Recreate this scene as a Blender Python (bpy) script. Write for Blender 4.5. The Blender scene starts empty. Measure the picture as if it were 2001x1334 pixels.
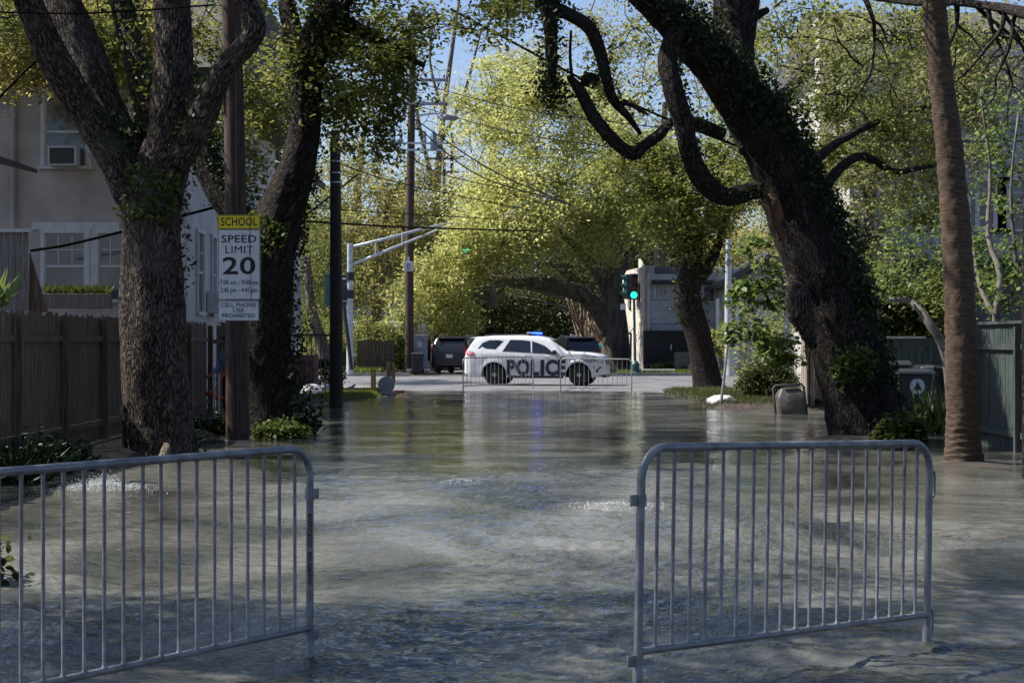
import bpy, bmesh, math, random
import numpy as np
from mathutils import Vector, Matrix, noise
random.seed(7)
R = math.radians
# ------------------------------------------------------------------ camera, light, exposure
F = 3613.0; CX = 1000.5; CY = 667.0; H = 1.65
sc = bpy.context.scene
col = sc.collection
cam = bpy.data.cameras.new('camera'); cam.sensor_width = 36; cam.lens = F/2001*36
cam.clip_start = 0.1; cam.clip_end = 3000
camo = bpy.data.objects.new('camera', cam); col.objects.link(camo)
camo.location = (0, 0, H); camo.rotation_euler = (R(90), 0, 0); sc.camera = camo
cam.dof.use_dof = False
SUN_EL = R(52); AZ = R(-9)
S = Vector((-math.cos(AZ)*math.cos(SUN_EL), -math.sin(AZ)*math.cos(SUN_EL), math.sin(SUN_EL)))
world = bpy.data.worlds.new('World'); sc.world = world; world.use_nodes = True
wn = world.node_tree.nodes; bg = wn['Background']
sky = wn.new('ShaderNodeTexSky'); sky.sky_type = 'NISHITA'; sky.sun_disc = False
sky.sun_elevation = SUN_EL; sky.sun_rotation = math.atan2(S.x, S.y); sky.air_density = 1.0; sky.dust_density = 1.2
tint = wn.new('ShaderNodeMix'); tint.data_type = 'RGBA'; tint.blend_type = 'MULTIPLY'; tint.inputs[0].default_value = 1
tint.inputs[7].default_value = (.90, .96, 1.16, 1)
world.node_tree.links.new(sky.outputs[0], tint.inputs[6]); world.node_tree.links.new(tint.outputs[2], bg.inputs[0]); bg.inputs[1].default_value = 0.08
sl = bpy.data.lights.new('sun', 'SUN'); sl.energy = 5.0; sl.angle = R(0.55); sl.color = (1, .965, .91)
so = bpy.data.objects.new('sun', sl); col.objects.link(so); so.rotation_euler = S.to_track_quat('Z', 'Y').to_euler()
sc.view_settings.view_transform = 'Standard'; sc.view_settings.look = 'None'
sc.view_settings.exposure = 0.82; sc.view_settings.gamma = 1
sc.cycles.max_bounces = 6; sc.cycles.diffuse_bounces = 3; sc.cycles.glossy_bounces = 3
sc.cycles.transmission_bounces = 4; sc.cycles.transparent_max_bounces = 6
sc.cycles.caustics_reflective = False; sc.cycles.caustics_refractive = False

# ------------------------------------------------------------------ helpers
def W(px, py, Y): return Vector(((px-CX)/F*Y, Y, H-(py-CY)/F*Y))
def X_(px, Y): return (px-CX)/F*Y
def Z_(py, Y): return H-(py-CY)/F*Y
def sstep(a, b, x):
    t = np.clip((np.asarray(x, float)-a)/(b-a), 0, 1); return t*t*(3-2*t)

class MB:
    def __init__(s, M=None): s.v = []; s.f = []; s.uv = []; s.mi = []; s.M = M or Matrix(); s.k = 0
    def add(s, vs, fs, uvs=None):
        b = len(s.v); M = s.M
        s.v += [tuple(M @ Vector(v)) for v in vs]
        for i, f in enumerate(fs):
            s.f.append([b+j for j in f]); s.mi.append(s.k)
            s.uv += (uvs[i] if uvs else [(0, 0)]*len(f))
        return s
    def box(s, c, d, rz=0, bev=0, rx=0, ry=0):
        x, y, z = d[0]/2, d[1]/2, d[2]/2
        Rm = Matrix.Rotation(rz, 4, 'Z') @ Matrix.Rotation(ry, 4, 'Y') @ Matrix.Rotation(rx, 4, 'X')
        c = Vector(c)
        if bev > 0:
            bm = bmesh.new(); bmesh.ops.create_cube(bm, size=1)
            for v in bm.verts: v.co = Vector((v.co.x*d[0], v.co.y*d[1], v.co.z*d[2]))
            bmesh.ops.bevel(bm, geom=list(bm.edges), offset=bev, segments=2, affect='EDGES', profile=.7)
            bm.verts.index_update()
            s.add([c + (Rm @ v.co) for v in bm.verts], [[v.index for v in f.verts] for f in bm.faces]); bm.free(); return s
        vs = [c + (Rm @ Vector((a*x, b*y, e*z))) for e in (-1, 1) for a, b in ((-1, -1), (1, -1), (1, 1), (-1, 1))]
        return s.add(vs, [(3, 2, 1, 0), (4, 5, 6, 7), (0, 1, 5, 4), (1, 2, 6, 5), (2, 3, 7, 6), (3, 0, 4, 7)])
    def bar(s, a, b, r, n=8): return s.sweep([a, b], [r, r], n)
    def sweep(s, pts, rads, n=8, disp=None, smoothpts=0, cap=True):
        pts = [Vector(p) for p in pts]; rads = list(rads)
        if smoothpts: pts, rads = spline(pts, rads, smoothpts)
        vs = []; N = len(pts)
        t0 = (pts[1]-pts[0]).normalized()
        u = t0.cross(Vector((0, 1, 0.01))); u.normalize()
        L = 0; ls = []
        for i, p in enumerate(pts):
            t = (pts[min(i+1, N-1)]-pts[max(i-1, 0)]).normalized()
            u = (u - t*u.dot(t)).normalized(); w = t.cross(u)
            if i: L += (p-pts[i-1]).length
            ls.append(L)
            for k in range(n):
                a = 2*math.pi*k/n; r = rads[i]
                if disp: r = disp(r, a, L, p)
                vs.append(p + (u*math.cos(a)+w*math.sin(a))*r)
        fs = []; uvs = []
        for i in range(N-1):
            for k in range(n):
                k2 = (k+1) % n
                fs.append((i*n+k, i*n+k2, (i+1)*n+k2, (i+1)*n+k))
                ra = rads[i]*2*math.pi
                uvs.append([(k/n*ra, ls[i]), ((k+1)/n*ra, ls[i]), ((k+1)/n*ra, ls[i+1]), (k/n*ra, ls[i+1])])
        if cap:
            fs.append(tuple(range(n-1, -1, -1))); uvs.append([(0, 0)]*n)
            fs.append(tuple((N-1)*n+k for k in range(n))); uvs.append([(0, 0)]*n)
        return s.add(vs, fs, uvs)
    def prism(s, poly, d, axis='y', base=0.0):
        """poly of (a,b); extruded by d from base along axis; axis y -> (x,z) plane, x -> (y,z), z -> (x,y)"""
        def P(a, b, c): return {'y': (a, c, b), 'x': (c, a, b), 'z': (a, b, c)}[axis]
        n = len(poly)
        vs = [P(a, b, base) for a, b in poly]+[P(a, b, base+d) for a, b in poly]
        fs = [tuple(range(n-1, -1, -1)), tuple(range(n, 2*n))]+[(i, (i+1) % n, n+(i+1) % n, n+i) for i in range(n)]
        return s.add(vs, fs)
    def lathe(s, prof, n=16, c=(0, 0, 0), axis='z'):
        vs = []
        for r, z in prof:
            for k in range(n):
                a = 2*math.pi*k/n; q = (r*math.cos(a), r*math.sin(a), z)
                if axis == 'y': q = (q[0], q[2], q[1])
                if axis == 'x': q = (q[2], q[0], q[1])
                vs.append(Vector(c)+Vector(q))
        fs = [(i*n+k, i*n+(k+1) % n, (i+1)*n+(k+1) % n, (i+1)*n+k) for i in range(len(prof)-1) for k in range(n)]
        fs += [tuple(range(n-1, -1, -1)), tuple((len(prof)-1)*n+k for k in range(n))]
        return s.add(vs, fs)
    def build(s, name, mat, parent=None, smooth=False, world=False, label=None):
        me = bpy.data.meshes.new(name)
        v = s.v
        if world and parent is not None:
            inv = parent.matrix_basis.inverted(); v = [tuple(inv @ Vector(q)) for q in v]
        me.from_pydata(v, [], s.f)
        uvl = me.uv_layers.new(name='UVMap'); uvl.data.foreach_set('uv', np.array(s.uv, dtype=np.float32).ravel())
        for m in (mat if isinstance(mat, (list, tuple)) else [mat]): me.materials.append(m)
        if s.k or any(s.mi): me.polygons.foreach_set('material_index', s.mi)
        me.validate(); me.update()
        bm = bmesh.new(); bm.from_mesh(me); bmesh.ops.recalc_face_normals(bm, faces=bm.faces); bm.to_mesh(me); bm.free()
        if smooth:
            me.polygons.foreach_set('use_smooth', [True]*len(me.polygons))
            if smooth != True and hasattr(me, 'set_sharp_from_angle'): me.set_sharp_from_angle(angle=R(smooth))
        o = bpy.data.objects.new(name, me); col.objects.link(o)
        if parent is not None: o.parent = parent
        if label: o['label'] = label
        return o

def spline(pts, rads, sub):
    P = [pts[0]*2-pts[1]]+pts+[pts[-1]*2-pts[-2]]; Rr = [rads[0]]+rads+[rads[-1]]
    op = []; orr = []
    for i in range(1, len(P)-2):
        for k in range(sub):
            t = k/sub
            a, b, c, d = P[i-1], P[i], P[i+1], P[i+2]
            op.append(.5*((2*b)+(c-a)*t+(2*a-5*b+4*c-d)*t*t+(3*b-a-3*c+d)*t**3))
            orr.append(Rr[i]*(1-t)+Rr[i+1]*t)
    op.append(P[-2]); orr.append(Rr[-2])
    return op, orr

def tag(o, label, cat, group=None, kind=None):
    o['label'] = label
    if cat: o['category'] = cat
    if group: o['group'] = group
    if kind: o['kind'] = kind
    return o
def thing(name, label, cat, loc=(0, 0, 0), rz=0, group=None):
    o = bpy.data.objects.new(name, None); col.objects.link(o); o.empty_display_size = .2
    o.location = loc; o.rotation_euler = (0, 0, rz)
    o.matrix_basis = Matrix.Translation(Vector(loc)) @ Matrix.Rotation(rz, 4, 'Z')
    return tag(o, label, cat, group)
def struct(o, label): o['kind'] = 'structure'; o['label'] = label; return o
def dup(o, parent=None):
    c = o.copy(); col.objects.link(c)
    if parent is not None: c.parent = parent
    for ch in o.children: dup(ch, c)
    return c

# ------------------------------------------------------------------ materials
def mat(name, c, rough=.6, metal=0., var=.2, scale=6., bump=0., bscale=30., spec=.5, stretch=(1, 1, 1), c2=None,
        coord='Object', emit=None, estr=1., coat=0., lo=.35, hi=.65):
    m = bpy.data.materials.new(name); m.use_nodes = True; nt = m.node_tree; N = nt.nodes; Lk = nt.links
    b = N['Principled BSDF']; b.inputs['Roughness'].default_value = rough; b.inputs['Metallic'].default_value = metal
    b.inputs['Specular IOR Level'].default_value = spec; b.inputs['Coat Weight'].default_value = coat
    tc = N.new('ShaderNodeTexCoord'); mp = N.new('ShaderNodeMapping'); mp.inputs['Scale'].default_value = stretch
    Lk.new(tc.outputs[coord], mp.inputs[0])
    nz = N.new('ShaderNodeTexNoise'); nz.inputs['Scale'].default_value = scale; nz.inputs['Detail'].default_value = 6
    Lk.new(mp.outputs[0], nz.inputs['Vector'])
    mr = N.new('ShaderNodeMapRange'); mr.inputs[1].default_value = lo; mr.inputs[2].default_value = hi
    Lk.new(nz.outputs[0], mr.inputs[0])
    mx = N.new('ShaderNodeMix'); mx.data_type = 'RGBA'; Lk.new(mr.outputs[0], mx.inputs[0])
    cc = c2 or tuple(x*(1-var*1.6) for x in c)
    mx.inputs[6].default_value = (*cc, 1); mx.inputs[7].default_value = (*[min(1, x*(1+(0 if c2 else var*.6))) for x in c], 1)
    Lk.new(mx.outputs[2], b.inputs['Base Color'])
    if bump:
        n2 = N.new('ShaderNodeTexNoise'); n2.inputs['Scale'].default_value = bscale; n2.inputs['Detail'].default_value = 5
        Lk.new(mp.outputs[0], n2.inputs['Vector'])
        bp = N.new('ShaderNodeBump'); bp.inputs['Strength'].default_value = min(1, bump*10); bp.inputs['Distance'].default_value = bump
        Lk.new(n2.outputs[0], bp.inputs['Height']); Lk.new(bp.outputs[0], b.inputs['Normal'])
    if emit: b.inputs['Emission Color'].default_value = (*emit, 1); b.inputs['Emission Strength'].default_value = estr
    return m

def bark_mat(name, hi, lo, ridge=1.0, lichen=None):
    m = bpy.data.materials.new(name); m.use_nodes = True; nt = m.node_tree; N = nt.nodes; Lk = nt.links
    b = N['Principled BSDF']; b.inputs['Roughness'].default_value = .9; b.inputs['Specular IOR Level'].default_value = .15
    tc = N.new('ShaderNodeTexCoord'); mp = N.new('ShaderNodeMapping'); mp.inputs['Scale'].default_value = (1, .22, 1)
    Lk.new(tc.outputs['UV'], mp.inputs[0])
    v = N.new('ShaderNodeTexVoronoi'); v.feature = 'DISTANCE_TO_EDGE'; v.inputs['Scale'].default_value = 27
    wz = N.new('ShaderNodeTexNoise'); wz.inputs['Scale'].default_value = 7; wz.inputs['Detail'].default_value = 4
    Lk.new(mp.outputs[0], wz.inputs['Vector'])
    ad = N.new('ShaderNodeVectorMath'); ad.operation = 'MULTIPLY_ADD'; ad.inputs[1].default_value = (.22, .22, .22)
    Lk.new(wz.outputs['Color'], ad.inputs[0]); Lk.new(mp.outputs[0], ad.inputs[2]); Lk.new(ad.outputs[0], v.inputs['Vector'])
    n2 = N.new('ShaderNodeTexNoise'); n2.inputs['Scale'].default_value = 40; n2.inputs['Detail'].default_value = 6
    Lk.new(mp.outputs[0], n2.inputs['Vector'])
    mr = N.new('ShaderNodeMapRange'); mr.inputs[1].default_value = 0; mr.inputs[2].default_value = .22; Lk.new(v.outputs['Distance'], mr.inputs[0])
    mu = N.new('ShaderNodeMath'); mu.operation = 'MULTIPLY'; Lk.new(mr.outputs[0], mu.inputs[0]); Lk.new(n2.outputs[0], mu.inputs[1])
    rp = N.new('ShaderNodeValToRGB'); rp.color_ramp.elements[0].position = .05; rp.color_ramp.elements[1].position = .6
    rp.color_ramp.elements[0].color = (*lo, 1); rp.color_ramp.elements[1].color = (*hi, 1)
    Lk.new(mu.outputs[0], rp.inputs[0])
    big = N.new('ShaderNodeTexNoise'); big.inputs['Scale'].default_value = 1.6; big.inputs['Detail'].default_value = 5
    Lk.new(tc.outputs['Object'], big.inputs['Vector'])
    mr2 = N.new('ShaderNodeMapRange'); mr2.inputs[1].default_value = .5; mr2.inputs[2].default_value = .68; Lk.new(big.outputs[0], mr2.inputs[0])
    mx = N.new('ShaderNodeMix'); mx.data_type = 'RGBA'; mx.blend_type = 'MIX'
    sc_ = N.new('ShaderNodeMath'); sc_.operation = 'MULTIPLY'; sc_.inputs[1].default_value = .6; Lk.new(mr2.outputs[0], sc_.inputs[0])
    Lk.new(sc_.outputs[0], mx.inputs[0]); Lk.new(rp.outputs[0], mx.inputs[6]); mx.inputs[7].default_value = (*(lichen or hi), 1)
    Lk.new(mx.outputs[2], b.inputs['Base Color'])
    bp = N.new('ShaderNodeBump'); bp.inputs['Strength'].default_value = 1; bp.inputs['Distance'].default_value = .05*ridge
    Lk.new(mu.outputs[0], bp.inputs['Height']); Lk.new(bp.outputs[0], b.inputs['Normal'])
    return m

def leaf_mat(name, a, b_, c, trans=.35, gloss=.5):
    m = bpy.data.materials.new(name); m.use_nodes = True; nt = m.node_tree; N = nt.nodes; Lk = nt.links
    b = N['Principled BSDF']; out = N['Material Output']; b.inputs['Roughness'].default_value = gloss; b.inputs['Specular IOR Level'].default_value = .25
    at = N.new('ShaderNodeAttribute'); at.attribute_name = 'rnd'
    rp = N.new('ShaderNodeValToRGB'); e = rp.color_ramp.elements; e[0].color = (*a, 1); e[1].color = (*c, 1); e[1].position = 1
    x = e.new(.5); x.color = (*b_, 1)
    Lk.new(at.outputs['Fac'], rp.inputs[0]); Lk.new(rp.outputs[0], b.inputs['Base Color'])
    tr = N.new('ShaderNodeBsdfTranslucent')
    hs = N.new('ShaderNodeHueSaturation'); hs.inputs['Value'].default_value = 1.5; hs.inputs['Hue'].default_value = .485; Lk.new(rp.outputs[0], hs.inputs['Color'])
    Lk.new(hs.outputs[0], tr.inputs[0])
    mx = N.new('ShaderNodeMixShader'); mx.inputs[0].default_value = trans
    Lk.new(b.outputs[0], mx.inputs[1]); Lk.new(tr.outputs[0], mx.inputs[2]); Lk.new(mx.outputs[0], out.inputs[0])
    return m

def siding_mat(name, c, pitch=.14, rough=.6):
    m = mat(name, c, rough, var=.12, scale=1.5, stretch=(1, 1, 2))
    nt = m.node_tree; N = nt.nodes; Lk = nt.links; b = N['Principled BSDF']
    tc = N.new('ShaderNodeTexCoord'); sp = N.new('ShaderNodeSeparateXYZ'); Lk.new(tc.outputs['Object'], sp.inputs[0])
    dv = N.new('ShaderNodeMath'); dv.operation = 'DIVIDE'; dv.inputs[1].default_value = pitch; Lk.new(sp.outputs[2], dv.inputs[0])
    fr = N.new('ShaderNodeMath'); fr.operation = 'FRACT'; Lk.new(dv.outputs[0], fr.inputs[0])
    iv = N.new('ShaderNodeMath'); iv.operation = 'SUBTRACT'; iv.inputs[0].default_value = 1; Lk.new(fr.outputs[0], iv.inputs[1])
    bp = N.new('ShaderNodeBump'); bp.inputs['Strength'].default_value = 1; bp.inputs['Distance'].default_value = .05
    Lk.new(iv.outputs[0], bp.inputs['Height']); Lk.new(bp.outputs[0], b.inputs['Normal'])
    return m

bark = bark_mat('oak_bark', (.17, .132, .104), (.012, .009, .007), 1.3, (.14, .12, .10))
bark_dark = bark_mat('dark_bark', (.07, .054, .044), (.007, .006, .005), 1.2, (.05, .042, .036))
bark_far = mat('far_bark', (.12, .095, .075), .9, var=.35, scale=5, bump=.04, bscale=9, stretch=(1, 1, .25))
twig_grey = mat('grey_twig', (.16, .14, .12), .9, var=.3)
palm_bark = mat('palm_bark', (.085, .052, .03), .9, var=.45, scale=9, bump=.03, bscale=22, stretch=(1, 1, 5), lo=.3, hi=.7)
pole_wood = mat('pole_wood', (.07, .042, .03), .85, var=.4, scale=7, bump=.01, bscale=30, stretch=(6, 6, .35))
pole_dark = mat('creosote_wood', (.030, .022, .018), .85, var=.3, scale=7, bump=.01, bscale=30, stretch=(6, 6, .35))
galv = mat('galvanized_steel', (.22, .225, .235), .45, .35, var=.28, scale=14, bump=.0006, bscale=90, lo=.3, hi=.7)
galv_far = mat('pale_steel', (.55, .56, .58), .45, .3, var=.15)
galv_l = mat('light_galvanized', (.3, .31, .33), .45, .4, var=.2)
alum = mat('cast_aluminium', (.42, .43, .45), .4, .6, var=.1)
green_paint = mat('green_paint', (.02, .075, .06), .45, var=.2)
black_pl = mat('black_plastic', (.018, .018, .02), .45, var=.2)
black_metal = mat('black_iron', (.012, .012, .013), .5, var=.2)
wire_m = mat('matt_black_cable', (.008, .008, .008), .95, spec=.05)
rubber = mat('tyre_rubber', (.018, .018, .018), .8, var=.2)
white_paint = mat('white_car_paint', (.72, .73, .75), .28, var=.05, coat=.6)
navy_paint = mat('navy_car_paint', (.006, .008, .014), .3, var=.1, coat=.15)
grey_paint = mat('dark_grey_car_paint', (.022, .023, .027), .3, var=.1, coat=.25)
silver_paint = mat('silver_car_paint', (.4, .41, .43), .3, .3, var=.05, coat=.7)
car_glass = mat('tinted_car_glass', (.012, .014, .017), .06, var=.1, spec=.9)
police_blue = mat('dark_blue_decal', (.018, .028, .055), .4, var=.1)
chrome = mat('bright_metal', (.6, .61, .63), .25, .9, var=.1)
red_lens = mat('red_lens', (.35, .01, .015), .25, var=.1)
amber_lens = mat('amber_lens', (.6, .16, .02), .3, var=.1)
clear_lens = mat('clear_lens', (.35, .37, .4), .12, var=.15)
blue_on = mat('lit_blue_lens', (.05, .1, .9), .2, emit=(.01, .05, 1), estr=6)
pale_lens = mat('pale_lens', (.55, .6, .75), .2, var=.1)
plate_w = mat('plate_white', (.6, .62, .65), .5, var=.1)
stucco = mat('stucco', (.46, .405, .36), .95, var=.14, scale=1.2, bump=.012, bscale=55)
stucco_side = mat('pale_stucco', (.52, .51, .51), .95, var=.1, scale=1.2, bump=.012, bscale=55)
trim_w = mat('white_trim', (.58, .57, .56), .55, var=.1)
pane_m = mat('window_pane', (.12, .125, .15), .08, var=.45, scale=.9, spec=.8)
dark_in = mat('dark_interior', (.01, .01, .01), .8)
shingle = mat('asphalt_shingle', (.085, .078, .072), .95, var=.3, scale=14, bump=.02, bscale=12, stretch=(1, 1, 4))
side_cream = siding_mat('cream_siding', (.47, .42, .35))
side_grey = siding_mat('grey_siding', (.52, .50, .48))
side_beige = siding_mat('beige_siding', (.36, .335, .31), .17)
side_blue = siding_mat('slate_siding', (.10, .10, .105), .17)
wood_fence = mat('weathered_fence', (.14, .10, .068), .92, var=.45, scale=5, bump=.012, bscale=18, stretch=(7, 7, .5), lo=.3, hi=.7)
wood_pale = mat('pale_fence', (.42, .34, .26), .85, var=.4, scale=5, bump=.01, bscale=18, stretch=(7, 7, .6))
wood_green = mat('green_fence', (.05, .066, .058), .7, var=.35, scale=4, bump=.008, bscale=18, stretch=(7, 7, .5))
lumber = mat('treated_lumber', (.30, .215, .095), .8, var=.3, scale=6, stretch=(5, 5, .5))
pink_wall_m = mat('maroon_block', (.14, .055, .065), .9, var=.2, scale=3, bump=.006)
concrete = mat('concrete', (.33, .31, .28), .9, var=.2, scale=3, bump=.004, bscale=50)
stone_w = mat('white_stone', (.52, .5, .46), .85, var=.2, scale=6, bump=.02, bscale=8)
asphalt = mat('asphalt', (.15, .145, .145), .9, var=.2, scale=1.3, bump=.004, bscale=90)
line_y = mat('yellow_line', (.5, .33, .05), .8, var=.3, scale=8)
soil = mat('soil', (.045, .035, .026), 1, var=.4, scale=2.2, bump=.03, bscale=14)
turf = mat('turf_soil', (.045, .06, .018), 1, var=.4, scale=3, bump=.03, bscale=18)
plastic_grey = mat('grey_plastic', (.23, .25, .28), .5, var=.15)
plastic_white = mat('white_plastic', (.56, .56, .56), .5, var=.12, scale=5, bump=.02, bscale=12)
orange_pl = mat('orange_plastic', (.5, .075, .02), .45, var=.2)
black_bin = mat('black_bin', (.02, .022, .026), .5, var=.25)
taupe_bin = mat('dirty_grey_bin', (.115, .10, .085), .5, var=.5, scale=4, lo=.3, hi=.7)
skin = mat('skin', (.22, .12, .08), .6, var=.1)
hair_m = mat('dark_hair', (.015, .012, .01), .8)
blue_cloth = mat('blue_shirt', (.22, .29, .52), .9, var=.2, scale=5)
teal_cloth = mat('teal_shirt', (.02, .36, .36), .9, var=.15)
dark_cloth = mat('dark_trousers', (.022, .02, .024), .9, var=.2)
yellow_sign = mat('yellow_sheeting', (.85, .68, .03), .45, var=.06)
white_sign = mat('white_sheeting', (.72, .71, .72), .45, var=.06)
sign_black = mat('sign_black', (.012, .012, .014), .5)
red_off = mat('dark_red_lens', (.09, .008, .008), .3); amber_off = mat('dark_amber_lens', (.12, .03, .006), .3)
green_on = mat('lit_green_lens', (.02, .6, .35), .3, emit=(.02, .9, .45), estr=1.3)
lime_m = mat('lime_sheeting', (.25, .75, .05), .5, var=.05)

LF_oak = leaf_mat('oak_leaf_yellow', (.16, .19, .055), (.36, .38, .115), (.54, .53, .20), .48)
LF_mid = leaf_mat('oak_leaf_green', (.05, .07, .016), (.13, .155, .035), (.30, .30, .065), .48)
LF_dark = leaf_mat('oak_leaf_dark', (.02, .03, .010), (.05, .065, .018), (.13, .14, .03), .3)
LF_ol = leaf_mat('olive_leaf', (.11, .12, .035), (.25, .245, .07), (.42, .38, .13), .5)
LF_pale = leaf_mat('pale_leaf', (.22, .22, .11), (.40, .38, .18), (.55, .50, .26), .5)
LF_mix = leaf_mat('mixed_leaf', (.09, .11, .04), (.21, .225, .08), (.40, .38, .17), .45)
LF_bright = leaf_mat('broad_leaf', (.045, .085, .02), (.10, .15, .035), (.22, .28, .08), .45, .5)
LF_ivy = leaf_mat('ivy_leaf', (.010, .018, .007), (.022, .038, .010), (.05, .075, .018), .2)
LF_fern = leaf_mat('fern_leaf', (.03, .05, .012), (.07, .10, .02), (.13, .17, .035), .35)
LF_grass = leaf_mat('grass_blade', (.07, .10, .016), (.13, .18, .028), (.24, .27, .05), .3)
LF_brown = leaf_mat('dead_leaf', (.06, .035, .018), (.13, .075, .035), (.22, .14, .07), .15)
LF_frond = leaf_mat('frond', (.04, .08, .015), (.08, .14, .03), (.15, .22, .04), .3)

# ------------------------------------------------------------------ leaves
rng = np.random.default_rng(11)
LEAF4 = np.array([(-1, 0), (0, -.5), (1, 0), (0, .5)], float)*.5
LEAF6 = np.array([(-1, 0), (-.35, -.62), (.45, -.5), (1.1, 0), (.45, .5), (-.35, .62)], float)*.5
BLADE = np.array([(0, -.06), (0, .06), (.6, .04), (1, 0)], float)
def leaves_obj(name, C, size, m, parent=None, shape=LEAF4, up=.35, szvar=.45, dirs=None, rnd=None):
    C = np.asarray(C, float); n = len(C)
    nr = rng.normal(size=(n, 3)); nr[:, 2] = np.abs(nr[:, 2])*1 + up*2; nr /= np.linalg.norm(nr, axis=1)[:, None]
    t = rng.normal(size=(n, 3)) if dirs is None else dirs
    t = t - nr*(t*nr).sum(1)[:, None] if dirs is None else t
    t /= np.linalg.norm(t, axis=1)[:, None]
    if dirs is not None: nr = rng.normal(size=(n, 3)); nr = nr - t*(t*nr).sum(1)[:, None]; nr /= np.linalg.norm(nr, axis=1)[:, None]
    b = np.cross(nr, t)
    s = size*(1+szvar*rng.uniform(-1, 1, n))
    k = len(shape)
    V = C[:, None, :] + t[:, None, :]*(shape[None, :, 0, None]*s[:, None, None]) + b[:, None, :]*(shape[None, :, 1, None]*s[:, None, None])
    if k == 6:
        V[:, [1, 2, 4, 5], :] += nr[:, None, :]*(s[:, None, None]*.10)
    if parent is not None: V = V - np.array(parent.location)[None, None, :]
    me = bpy.data.meshes.new(name)
    me.vertices.add(n*k); me.vertices.foreach_set('co', V.astype(np.float32).ravel())
    me.loops.add(n*k); me.loops.foreach_set('vertex_index', np.arange(n*k, dtype=np.int32))
    me.polygons.add(n); me.polygons.foreach_set('loop_start', np.arange(0, n*k, k, dtype=np.int32))
    at = me.attributes.new('rnd', 'FLOAT', 'FACE')
    r = np.clip(rng.normal(.5, .24, n) if rnd is None else rnd, 0, 1)
    at.data.foreach_set('value', r.astype(np.float32))
    me.materials.append(m); me.update(calc_edges=True)
    o = bpy.data.objects.new(name, me); col.objects.link(o)
    if parent is not None: o.parent = parent
    return o

def blob_centres(blobs, Yscale=True):
    """blobs: (px,py,Y, rx_px, ry_px, depth_m, n) -> cluster centres"""
    out = []
    for px, py, Y, rx, ry, dp, n in blobs:
        c = W(px, py, Y)
        d = rng.normal(size=(n, 3)); d /= np.linalg.norm(d, axis=1)[:, None]
        r = rng.uniform(.25, 1, n)**.55
        p = d*r[:, None]*np.array([rx/F*Y, dp, ry/F*Y])[None, :]*rng.choice([1, 1, 1, 1.22], n)[:, None] + np.array(c)[None, :]
        fq = 1.9/max(1.2, min(rx/F*Y, 6))
        p = p[np.array([noise.noise(Vector(q)*fq) > -.14 for q in p])] if n > 20 else p
        out.append(p)
    return np.concatenate(out)
def scatter(cent, per, rad, flat=.7):
    n = len(cent)
    cnt = np.maximum(3, (per*rng.uniform(.35, 1.65, n)).astype(int))
    idx = np.repeat(np.arange(n), cnt)
    rr = rad*rng.uniform(.6, 1.4, n)[idx]
    off = rng.normal(size=(len(idx), 3))*rr[:, None]*np.array([1, 1, flat])[None, :]*.6
    cl = rng.normal(0, .13, n)[idx]
    return cent[idx]+off, np.clip(rng.normal(.5, .2, len(idx))+cl, 0, 1)

def limb(mb, spec, n=10, sub=3, near=False, seed=0.0):
    pts = [W(a, b, c) for a, b, c, w in spec]; rad = [w/2/F*c for a, b, c, w in spec]
    if near:
        def dsp(r, a, L, p):
            q = Vector((math.cos(a)*r*5+seed, math.sin(a)*r*5, L*1.1))
            rid = abs(noise.noise(q*1.7)); lum = noise.noise(Vector((math.cos(a)*1.6+seed, math.sin(a)*1.6, L*.9)))
            fine = noise.noise(Vector((math.cos(a)*r*22, math.sin(a)*r*22, L*4+seed)))
            return r*(1+.11*lum)+.07*min(r, .4)*(.3-rid)*2+.012*fine
        mb.sweep(pts, rad, n, disp=dsp, smoothpts=sub)
    else:
        mb.sweep(pts, rad, n, smoothpts=sub)
    return spline(pts, rad, sub)[0]

def grow(mb, skel, cent, r0=.03, maxn=200, n=5):
    sk = [tuple(p) for p in skel]; A = np.array(sk); cent = cent[:maxn]
    d = ((cent[:, None, :]-A[None])**2).sum(2).min(1); order = np.argsort(d)
    for i in order:
        c = cent[i]; dd = ((A-c)**2).sum(1); j = dd.argmin(); L = math.sqrt(dd[j])
        if L < .15: continue
        a = Vector(A[j]); b = Vector(c); mid = (a+b)/2+Vector((random.uniform(-1, 1), random.uniform(-1, 1), random.uniform(-.2, 1)))*L*.16
        q = (a+mid)/2+Vector((random.uniform(-1, 1), random.uniform(-1, 1), random.uniform(-1, 1)))*L*.05
        ra = r0*(.6+.5*min(L, 3))
        mb.sweep([a, q, mid, b], [ra, ra*.8, ra*.6, ra*.3], n, smoothpts=2, cap=False)
        A = np.vstack([A, np.array([q, mid, b])])
    return A

def tree(name, label, limbs, blobs, leaf, lm, per=60, crad=.5, bm_=None, near=False, group=None, tw=.03, n=10, cat='tree',
         growmax=160, shape=LEAF4, extra=None, flat=.7, sub=3, base=None, crown='crown', cent=None):
    l0 = limbs[0][0]; bp = W(*l0[:3]) if base is None else Vector(base)
    root = thing(name, label, cat, bp, group=group)
    mb = MB(); sk = []
    for i, l in enumerate(limbs):
        big = near and l[0][3] > 28
        sk += limb(mb, l, (44 if i == 0 else 30) if big else n, (12 if big else sub), big, seed=i*3.3)
    if cent is None: cent = blob_centres(blobs) if blobs else None
    if cent is not None:
        cent = cent[rng.permutation(len(cent))]
        grow(mb, sk, cent, tw, growmax)
    mb.build('trunk', bm_ or bark_far, root, smooth=True, world=True)
    if cent is not None:
        P, rr = scatter(cent, per, crad, flat)
        leaves_obj(crown, P, leaf, lm, root, shape=shape, rnd=rr)
    if extra: extra(root)
    return root

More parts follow.
